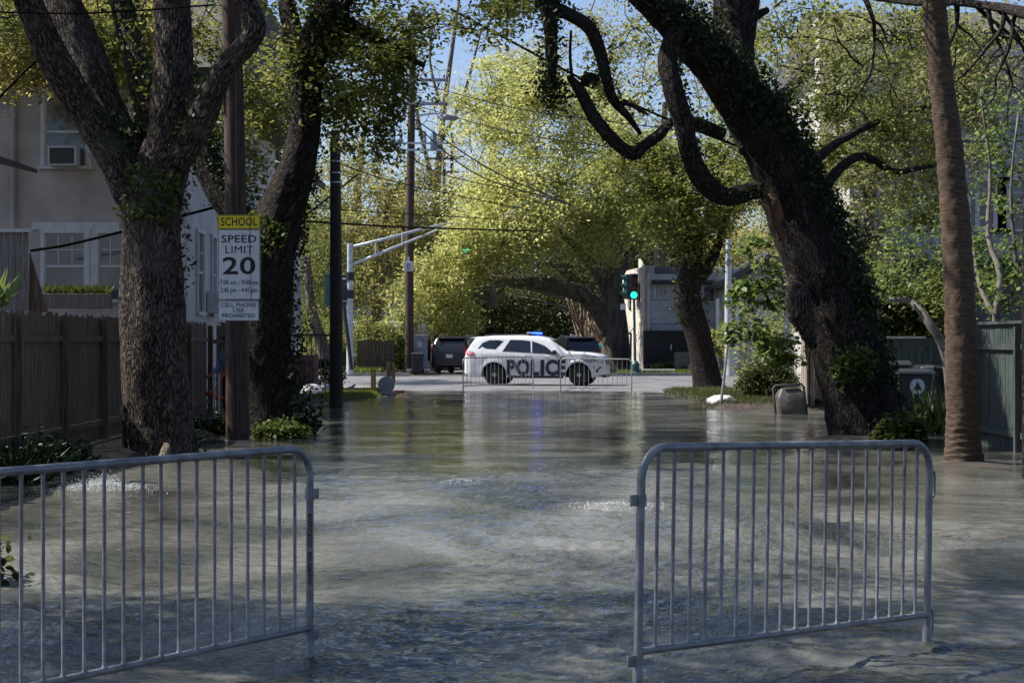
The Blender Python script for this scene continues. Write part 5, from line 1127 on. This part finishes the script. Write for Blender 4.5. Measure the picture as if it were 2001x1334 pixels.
# oak off the left side whose crown shades the foreground, oak at the right edge
tree('live_oak', 'oak beside the street left of the photographer, shading the foreground water', [[(-1500, 1250, 11, 500), (-1480, 800, 11, 380), (-1450, 200, 11, 340), (-1300, -500, 10.5, 260), (-1000, -1200, 10, 160)], [(-1450, 200, 11, 260), (-1900, -500, 12, 200), (-2300, -1300, 13, 120)]],
     [(-1500, -2250, 10.3, 2100, 450, 4.4, 290), (1500, -2600, 9, 1700, 450, 3.4, 80), (-12000, -5000, 3, 6000, 1500, 3, 50)], .12, LF_mid, per=190, crad=.55, bm_=bark, group='live oaks beside the flooded street', n=14, tw=.03)
R0 = [(2026, 975, 22.5, 60), (2022, 900, 22.5, 50), (2020, 600, 22.5, 46), (2022, 300, 22.5, 44), (2030, 60, 22.5, 40), (2050, -250, 22.5, 30)]
R1 = [(2040, 40, 26, 30), (1990, 22, 27, 24), (1930, 12, 28, 18), (1860, 4, 29, 16), (1790, 6, 30, 14), (1700, -4, 31, 10), (1600, -14, 32, 7)]
hang = []
random.seed(21)
for px, py, Y in ((1985, 22, 27), (1945, 14, 28), (1905, 8, 28.5), (1870, 6, 29), (1965, 18, 27.5), (1930, 12, 28), (1690, -4, 31)):
    x, y = px, py; p = [(x, y, Y, 12)]; w = 11; dx = random.uniform(-8, 14)
    for k in range(random.randint(4, 6)):
        dx += random.uniform(-22, 22); dx *= .8; x += dx; y += random.uniform(22, 44); w *= .76; p.append((x, y, Y+random.uniform(-.3, .3), w))
        if random.random() < .75:
            sx_ = random.choice((-1, 1)); hang.append([(x, y, Y, w*.7), (x+sx_*16, y+14, Y, w*.55), (x+sx_*30, y+random.uniform(20, 50), Y, w*.35), (x+sx_*random.uniform(24, 60), y+random.uniform(40, 80), Y+.2, w*.2)])
    hang.append(p)
tree('bare_oak', 'dark tree at the right edge with a long bare branch hanging over the palm', [R0, R1]+hang, None, .07, LF_mid, bm_=bark_dark, n=8, tw=.01)

# palm
PT = [(1882, 925, 25, 96), (1883, 902, 25, 78), (1881, 860, 25, 66), (1880, 800, 25, 61), (1879, 700, 25, 62), (1876, 600, 25, 60), (1868, 450, 25, 56), (1856, 300, 25, 52), (1842, 180, 25, 48), (1830, 60, 25, 45), (1824, -20, 25, 44), (1817, -150, 25, 42), (1811, -290, 25, 46)]
pm = thing('palm_tree', 'slender curved palm trunk with ringed brown bark near the right barrier', 'palm', W(1883, 905, 25))
MB().sweep([W(a, b_, c) for a, b_, c, w in PT], [w/2/F*c for a, b_, c, w in PT], 36, smoothpts=16,
           disp=lambda r, a, L, p: r*(1+.05*noise.noise(Vector((math.cos(a)*2, math.sin(a)*2, L*2))))+.020*((L*11+.5*noise.noise(Vector((math.cos(a)*2, math.sin(a)*2, L)))) % 1)-.008+.010*noise.noise(Vector((math.cos(a)*9, math.sin(a)*9, L*18)))).build('trunk', palm_bark, pm, smooth=True, world=True)
top = W(1811, -290, 25); fpos = []; fdir = []; m_ = MB()
for k in range(26):
    az = k*2.4; el = random.uniform(-.5, 1.2); Lf = random.uniform(1.4, 2.0); d = Vector((math.cos(az)*math.cos(el), math.sin(az)*math.cos(el), math.sin(el))); pts = [top+d*Lf*t+Vector((0, 0, -.5*t*t*Lf)) for t in (0, .35, .7, 1)]
    m_.sweep(pts, [.018, .014, .01, .006], 5, cap=False)
    tip = pts[2]
    for j in range(26):
        a = (j/25-.5)*4.2; sd = d.cross(Vector((0, 0, 1))).normalized(); dd = (d*math.cos(a)+sd*math.sin(a)+Vector((0, 0, -.25))).normalized(); fpos.append(tip); fdir.append(dd)
m_.build('frond_stalk', palm_bark, pm, world=True)
leaves_obj('frond', np.array(fpos), 1.0, LF_frond, pm, shape=BLADE*np.array([1, .35]), dirs=np.array(fdir))
o = MB()
P = [W(1900-12*i, 905+random.uniform(-3, 3), 24.6+random.uniform(-.2, .3)) for i in range(6)]
# yucca, shrubs
def fan_plant(name, label, base, n, ln, m, spread=.8, cat='plant', r=.12, w=1.):
    root = thing(name, label, cat, base); P = np.array(base)+np.stack([rng.normal(0, r, n), rng.normal(0, r, n), rng.uniform(0, .1, n)], -1)
    D = np.stack([rng.normal(0, spread, n), rng.normal(0, spread, n), np.full(n, 1.)], -1)
    leaves_obj('blades', P, ln, m, root, shape=BLADE*np.array([1, w]), dirs=D)
    MB().sweep([(0, 0, -.1), (0, 0, .12)], [.08, .05], 8).build('stem', bark_dark, root); return root
fan_plant('yucca', 'spiky dark yucca clump between the bins and the palm', Vector((X_(1832, 33), 33, .0)), 200, .7, LF_ivy, .42, r=.2, w=.5)
fan_plant('yucca', 'broad bladed plant poking over the fence at the left edge', W(-14, 600, 22), 60, .42, LF_bright, .9, w=1.1, r=.05)
fan_plant('fern_plant', 'dark strap leaved plant low at the left edge of the fence', Vector((X_(10, 21.5), 21.6, -.05)), 140, .5, LF_ivy, .8, w=.8, r=.2)
def bush(name, label, base, rx, ry, rz, n, size, m, cat='shrub', per=40, cr=.14, shape=LEAF6, hollow=False, stem=.04):
    root = thing(name, label, cat, base)
    d = rng.normal(size=(n, 3)); d /= np.linalg.norm(d, axis=1)[:, None]; rr = rng.uniform(.35, 1, n)**.5
    c = d*rr[:, None]*np.array([rx, ry, rz]); c[:, 2] = np.abs(c[:, 2]+rz*.75); c += np.array(base)
    P, rn = scatter(c, per, cr, 1); leaves_obj('foliage', P, size, m, root, shape=shape, rnd=rn)
    m_ = MB(); grow(m_, [tuple(base), tuple(Vector(base)+Vector((0, 0, .1)))], c, .012, 60, 5); m_.build('stems', bark_dark, root, world=True); return root
bush('shrub', 'low sunlit plant with pale leaves at the foot of the big leaning oak', Vector((X_(1762, 29.3), 29.3, -.02)), .38, .3, .26, 40, .10, LF_fern)
bush('shrub', 'small leafy spray growing on the big leaning oak trunk', W(1668, 740, 30.1), .28, .18, .25, 26, .085, LF_fern)
bush('shrub', 'low green ground plants between sign pole and left oaks', Vector((X_(540, 31.5), 31.5, 0)), .42, .35, .10, 55, .075, LF_fern)
bush('shrub', 'dark plants at the foot of the ivy draped oak', Vector((X_(575, 33), 33.3, 0)), .35, .3, .25, 40, .09, LF_ivy)
bush('shrub', 'dark low plants left of the sign pole by the fence', Vector((X_(425, 33), 33, .03)), .5, .4, .10, 60, .08, LF_ivy)
bush('shrub', 'dark green tuft at the left margin of the foreground water', Vector((-3.72, 12.6, -.05)), .16, .2, .24, 30, .07, LF_dark)
bush('shrub', 'dark undergrowth along the left fence behind the barrier', Vector((-6.0, 23.6, .0)), .6, 1.6, .16, 50, .1, LF_ivy)
bush('shrub', 'dark evergreen shrub in front of the slate wall behind the leaning oak', Vector((X_(1745, 41), 41.2, 1.1)), 1.1, .5, 1.1, 150, .10, LF_dark, per=60, cr=.2)
bush('shrub', 'dark leafy shrub rising beside the palm above the blue grey fence', Vector((X_(1835, 41), 41.0, .9)), .8, .5, 1.2, 110, .10, LF_mid, per=50, cr=.2)
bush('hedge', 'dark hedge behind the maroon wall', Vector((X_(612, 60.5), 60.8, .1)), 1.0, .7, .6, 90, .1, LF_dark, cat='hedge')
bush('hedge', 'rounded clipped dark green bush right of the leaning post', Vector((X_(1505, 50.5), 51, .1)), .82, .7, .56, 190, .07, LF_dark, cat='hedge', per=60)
bush('shrub', 'pale grey green bush in front of the white pole', Vector((X_(1472, 55), 55, .1)), .45, .4, .42, 50, .07, LF_pale)
bush('shrub', 'bright yellow green shrub behind the middle right oak', Vector((X_(1404, 88), 88, 1.0)), .6, .5, .8, 40, .12, LF_oak)
bush('shrub', 'low green shrubs under the black iron gate', Vector((X_(1305, 92), 92, .1)), 1.1, .4, .25, 50, .12, LF_mid)
bush('shrub', 'shady shrub beside the tall pole across the avenue', Vector((X_(788, 93), 93, .2)), .6, .6, 1.0, 60, .13, LF_mid)
bush('shrub', 'big dark shrub behind the silver mast pole', Vector((X_(720, 96), 96, .2)), 2.2, 1.2, 1.4, 130, .14, LF_mid, per=55, cr=.3)
# leafy broad-leaved sapling
c5 = blob_centres([(1500, 600, 44.5, 65, 75, .7, 42), (1440, 575, 44.3, 22, 28, .3, 7), (1440, 655, 44.3, 22, 30, .3, 7), (1560, 640, 44.8, 60, 70, .7, 30), (1490, 500, 44.5, 50, 45, .5, 12), (1520, 690, 44.6, 70, 30, .6, 18), (1600, 560, 45, 40, 90, .5, 18)])
tree('sapling', 'broad leaved bright green sapling in front of the cream house', [[(1585, 790, 45, 12), (1580, 700, 45, 10), (1570, 640, 45, 8), (1545, 580, 44.8, 6), (1520, 530, 44.6, 4)]], None, .155, LF_bright, per=22, crad=.20, cent=c5, shape=LEAF6, tw=.010, bm_=twig_grey, n=6)
# thin shrubby trees at the right
c6 = blob_centres([(1790, 480, 39, 80, 110, 1, 60), (1730, 560, 39, 60, 60, 1, 26), (1940, 420, 37, 70, 160, 1, 50), (1980, 560, 36, 50, 80, .8, 24), (1880, 540, 38, 60, 70, 1, 26), (1960, 250, 37, 50, 90, .8, 16)])
tree('small_tree', 'multi stemmed leafy tree between the palm and beige house', [[(1862, 860, 38, 22), (1850, 700, 38, 20), (1815, 630, 38, 18), (1780, 590, 38.3, 14), (1730, 585, 38.6, 8)], [(1950, 860, 36, 20), (1945, 640, 36, 16), (1955, 540, 36, 13), (1930, 460, 36.5, 9), (1935, 330, 37, 6), (1915, 180, 37, 4)], [(1955, 600, 36, 12), (1985, 520, 36, 9), (1975, 380, 36, 6), (1990, 220, 36, 4)], [(1945, 620, 36, 12), (1915, 560, 36.5, 9), (1900, 470, 37, 5)]],
     None, .10, LF_bright, per=34, crad=.30, cent=c6, shape=LEAF6, tw=.010, bm_=twig_grey, n=7)
c7 = blob_centres([(1720, 150, 44, 200, 150, 2, 170), (1680, 380, 44, 120, 130, 2, 120), (1620, 540, 44, 70, 100, 1.5, 50), (1850, 250, 43, 80, 180, 2, 80), (1940, 130, 43, 80, 130, 2, 50), (1780, 560, 43, 110, 70, 1.5, 50)])
tree('willow_oak', 'fine leaved olive tree filling the space behind the leaning oak', [[(1700, 830, 44, 30), (1690, 600, 44, 26), (1700, 400, 44, 20), (1720, 250, 44, 14), (1740, 60, 44, 8)], [(1695, 500, 44, 14), (1780, 350, 44, 10), (1850, 180, 43.5, 6)], [(1700, 400, 44, 12), (1640, 260, 44, 8), (1600, 120, 44, 5)]],
     None, .10, LF_mix, per=130, crad=.50, cent=c7, tw=.016, bm_=twig_grey, growmax=280, n=7)

# ------------------------------------------------------------------ trees around the crossing
T4 = [(1385, 765, 63, 72), (1382, 745, 63, 58), (1372, 690, 63, 50), (1360, 640, 63, 50), (1343, 590, 63, 56), (1345, 555, 63, 50), (1356, 500, 63, 38), (1350, 440, 63, 32), (1330, 380, 63, 24), (1300, 300, 63, 14)]
T4b = [(1350, 560, 63, 34), (1385, 520, 63, 22), (1410, 460, 63, 16), (1430, 380, 63, 10)]
c8 = blob_centres([(1325, 395, 63, 90, 90, 2.5, 90), (1260, 330, 63, 90, 90, 2.5, 55), (1400, 370, 63, 80, 95, 2.5, 60), (1350, 490, 63, 36, 36, 1, 10), (1440, 300, 63, 80, 90, 2, 40)])
tree('live_oak', 'dark ivy clad oak leaning left on the right corner island', [T4, T4b], None, .16, LF_mid, per=130, crad=.55, cent=c8, bm_=bark_dark, tw=.02, n=14, group='oaks around the crossing',
     extra=multi(ex_ivy(T4, 90, -3.1, 3.1, .35, .38, .75, LF_ivy, .11), ex_ivy(T4, 60, -1.4, .4, .2, 0, .4, LF_ivy, .1)))
T5 = [(1208, 742, 97, 84), (1206, 715, 97, 58), (1202, 660, 97, 54), (1196, 600, 97, 52), (1193, 555, 97, 48), (1196, 510, 97, 38), (1204, 450, 97, 30), (1200, 360, 97, 18)]
T5b = [(1195, 660, 97, 40), (1172, 610, 96.8, 36), (1138, 576, 96.5, 34), (1085, 560, 96, 32), (1025, 552, 95.5, 28), (968, 546, 95, 18), (930, 530, 94, 8)]
T5c = [(1195, 560, 97, 26), (1230, 500, 97, 20), (1290, 440, 97, 12)]; T5d = [(1194, 575, 97, 22), (1150, 510, 96, 18), (1090, 450, 95.5, 12), (1020, 400, 95, 8)]
c9 = blob_centres([(1130, 360, 95, 200, 130, 5, 230), (1010, 420, 93, 115, 95, 4, 120), (1215, 400, 95, 110, 85, 4, 90), (1080, 250, 95, 170, 90, 4, 110), (1110, 480, 93, 130, 34, 2, 34), (960, 480, 92, 70, 45, 2, 32), (1020, 180, 97, 110, 70, 3, 40), (918, 462, 88.3, 26, 28, .6, 9)])
tree('live_oak', 'great yellow green oak arching over the police car', [T5, T5b, T5c, T5d], None, .20, LF_oak, per=170, crad=.85, cent=c9, bm_=bark_far, tw=.03, n=14, growmax=300, group='oaks around the crossing',
     extra=ex_ivy(T5b, 60, 0, 3.1, .4, .25, .95, LF_mid, .14))
def bgtree(label, trunk, blobs, lm, leaf=.21, per=110, crad=.8, name='oak_tree', bm_=bark_far, tw=.03, flat=.7, group='trees around the crossing', gm=120):
    return tree(name, label, trunk, None, leaf, lm, per=per, crad=crad, cent=blob_centres(blobs), bm_=bm_, tw=tw, n=8, group=group, growmax=gm, flat=flat)
bgtree('olive oak behind the silver mast arm', [[(735, 725, 104, 26), (735, 600, 104, 22), (745, 480, 104, 16), (760, 380, 104, 9)]], [(740, 440, 103, 120, 130, 4, 150), (690, 350, 103, 70, 70, 3, 40), (830, 400, 104, 70, 90, 3, 60), (720, 560, 101, 70, 50, 2, 30)], LF_ol)
bgtree('low bright yellow green tree beside the cabinet left of the dark suv', [[(850, 725, 95, 16), (850, 640, 95, 13), (865, 560, 95, 9)], [(850, 660, 95, 10), (900, 600, 95, 7)]], [(860, 560, 93, 80, 65, 2.5, 85), (905, 510, 92, 55, 50, 2, 38), (890, 620, 93, 50, 38, 1.5, 26), (800, 600, 94, 35, 40, 1.5, 18)], LF_oak, .19, 110, .6)
bgtree('dark leaning tree beside the pale gabled house', [[(655, 745, 88, 30), (632, 680, 88, 26), (608, 600, 88, 20), (600, 500, 88, 12)]], [(625, 480, 90, 70, 100, 3, 90), (610, 600, 89, 45, 50, 2, 26), (660, 560, 92, 50, 90, 2, 40), (600, 380, 92, 60, 70, 2, 30)], LF_mid, .14)
bgtree('tall thin yellow green tree left of the tall pole top', [[(700, 600, 108, 18), (700, 350, 108, 13), (730, 150, 108, 8)]], [(730, 190, 108, 90, 110, 4, 45), (680, 260, 106, 70, 60, 3, 24), (800, 90, 108, 60, 80, 3, 22), (640, 90, 106, 70, 90, 3, 26), (880, 220, 112, 50, 70, 3, 12)], LF_oak, .14, 70, .7, 'thin_tree', twig_grey, .03)
bgtree('nearly bare pale tree against the sky behind the tall pole', [[(835, 640, 122, 20), (850, 420, 122, 16), (862, 260, 122, 12), (880, 120, 122, 9), (900, -20, 122, 5)], [(852, 380, 122, 10), (820, 250, 122, 8), (800, 120, 122, 5)], [(860, 280, 122, 9), (905, 190, 122, 6), (940, 60, 122, 4)], [(865, 220, 122, 7), (840, 120, 122, 5), (850, 20, 122, 3)]],
       [(860, 120, 122, 100, 160, 5, 70), (900, 330, 122, 50, 80, 3, 26), (780, 150, 122, 60, 120, 4, 26)], LF_pale, .12, 16, .8, 'bare_tree', twig_grey, .022, gm=130)
bgtree('pale leafed tree crown beside the sky gap right of the tall pole', [[(960, 600, 118, 22), (960, 350, 118, 16), (970, 200, 118, 9)]], [(960, 190, 116, 85, 75, 4, 60), (930, 290, 114, 50, 60, 3, 30), (1010, 130, 116, 60, 60, 3, 20), (900, 400, 112, 45, 70, 3, 30)], LF_pale, .18, 75, .75, 'thin_tree', twig_grey)
bgtree('tall olive tree behind the great oak on the right', [[(1290, 700, 116, 26), (1290, 400, 116, 18), (1300, 200, 116, 10)]], [(1290, 180, 116, 200, 130, 5, 130), (1440, 130, 112, 130, 130, 4, 70), (1150, 110, 118, 100, 90, 4, 34), (1300, 20, 116, 180, 70, 4, 40)], LF_ol, .21, 100, .85)
bgtree('dense olive tree behind the cream house', [[(1560, 700, 106, 22), (1560, 400, 106, 14)]], [(1530, 400, 104, 110, 120, 4, 90), (1600, 250, 104, 110, 120, 4, 60), (1450, 480, 102, 60, 45, 3, 26)], LF_ol, .21, 100, .8)
bgtree('dark oak beyond the stucco house on the left', [[(470, 650, 74, 26), (470, 400, 74, 18)]], [(490, 300, 72, 110, 130, 3, 70), (420, 200, 70, 90, 100, 3, 40), (560, 420, 76, 50, 60, 2, 26)], LF_mid, .15, 100, .6)
bgtree('olive tree above the stucco house roof at upper left', [[(120, 500, 58, 26), (130, 200, 58, 18)]], [(110, 50, 36, 150, 75, 2.2, 150), (10, 120, 36, 80, 60, 1.6, 50), (200, 130, 36, 60, 70, 1.4, 36), (280, 60, 37, 90, 80, 1.5, 60), (180, -60, 50, 300, 90, 4, 50)], LF_ol, .13, 100, .5)
bgtree('tall oak left of the flooded street beyond the house', [[(-200, 700, 50, 60), (-200, 300, 50, 40)]], [(-260, 60, 48, 350, 220, 6, 170)], LF_mid, .13, 100, .9)
# twiggy brown shrub behind the hood of the police car
tw_l = []
random.seed(5)
for k in range(26):
    x = 1148+random.uniform(-10, 10); a = random.uniform(-1, 1); p = [(x, 715, 103, 6)]; y = 715
    for j in range(5): y -= random.uniform(18, 34); x += a*9+random.uniform(-4, 4); p.append((x, y, 103+random.uniform(-.8, .8), 6-j*1.1))
    tw_l.append(p)
tree('bare_shrub', 'leafless brown twiggy shrub behind the police car hood', tw_l, None, .1, LF_brown, bm_=mat('brown_twig', (.27, .19, .14), .9, var=.3), n=5, cent=blob_centres([(1140, 610, 103, 50, 50, 1.2, 60)]), per=7, crad=.3, tw=.02, growmax=60, cat='shrub')
# tunnel of oaks down the far street, its shade put into dark leaf colour
random.seed(9)
for i, (X, Y) in enumerate(((-7.2, 118), (7.4, 122), (-7.5, 140), (7.2, 150), (-7.4, 165), (7.6, 182), (-7.8, 195))):
    s_ = F/Y; px = CX+X*s_; side = -1 if X < 0 else 1; gy = CY+(H-.1)*s_
    q = lambda dx, z, w, dy=0: (CX+(X+dx)*F/(Y+dy), CY-(z-H)*F/(Y+dy), Y+dy, w*F/(Y+dy))
    tr = [[q(0, 0, 1.2), q(.1, 1.5, .95), q(-.2*side, 3.6, .85), q(-.8*side, 5.6, .6), q(-1.5*side, 8, .3)], [q(0, 3.2, .5), q(-2.2*side, 4.8, .4), q(-4.5*side, 5.6, .25), q(-6.5*side, 6.0, .12)], [q(0, 3, .5), q(2*side, 5.4, .35), q(4*side, 7, .2)]]
    bl_ = [(*q(-1*side, 8.6, 1)[:3], 5.6*s_, 2.6*s_, 5, 95), (*q(-4*side, 7.2, 1)[:3], 4*s_, 1.4*s_, 5, 50), (*q(4.5*side, 6.5, 1)[:3], 4*s_, 3*s_, 5, 60), (*q(5.5*side, 2.6, 1)[:3], 2.5*s_, 2.2*s_, 4, 36)]
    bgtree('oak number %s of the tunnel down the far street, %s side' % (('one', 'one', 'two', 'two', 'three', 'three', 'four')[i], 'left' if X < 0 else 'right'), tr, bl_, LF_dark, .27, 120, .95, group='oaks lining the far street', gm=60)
P = []
for _ in range(9000):
    x = random.uniform(-40, 46); y = 225+random.uniform(0, 26); P.append((x, y, random.uniform(0, 17+3*math.sin(x*.12)+2*math.sin(x*.31))*random.random()**.25))
P, rn = scatter(np.array(P), 22, 1.1, 1); o = leaves_obj('woods', P, .55, LF_dark, None, rnd=rn); tag(o, 'mass of distant trees closing the end of the street', None, kind='stuff')  # stands in full sun, so tunnel shade is put into the dark leaf colour
for nm, lab, x0, x1, y0, y1, n in (('undergrowth', 'dark shrubbery across the avenue on the left', -34, -7.6, 98, 112, 900), ('undergrowth', 'shrubbery along the far street on the right', 6.6, 9.5, 108, 170, 420), ('undergrowth', 'shrubbery along the far street on the left', -9.5, -6.2, 106, 170, 420), ('undergrowth', 'garden shrubs behind the right houses', 9, 40, 62, 84, 600)):
    Q = np.stack([rng.uniform(x0, x1, n), rng.uniform(y0, y1, n), rng.uniform(.2, 3.0, n)], -1); P, rn = scatter(Q, 50, .6, 1)
    o = leaves_obj(nm, P, .17, LF_mid, None, rnd=rn); tag(o, lab, None, kind='stuff')
print('OBJECTS', len(bpy.data.objects), 'FACES', sum(len(m.polygons) for m in bpy.data.meshes))
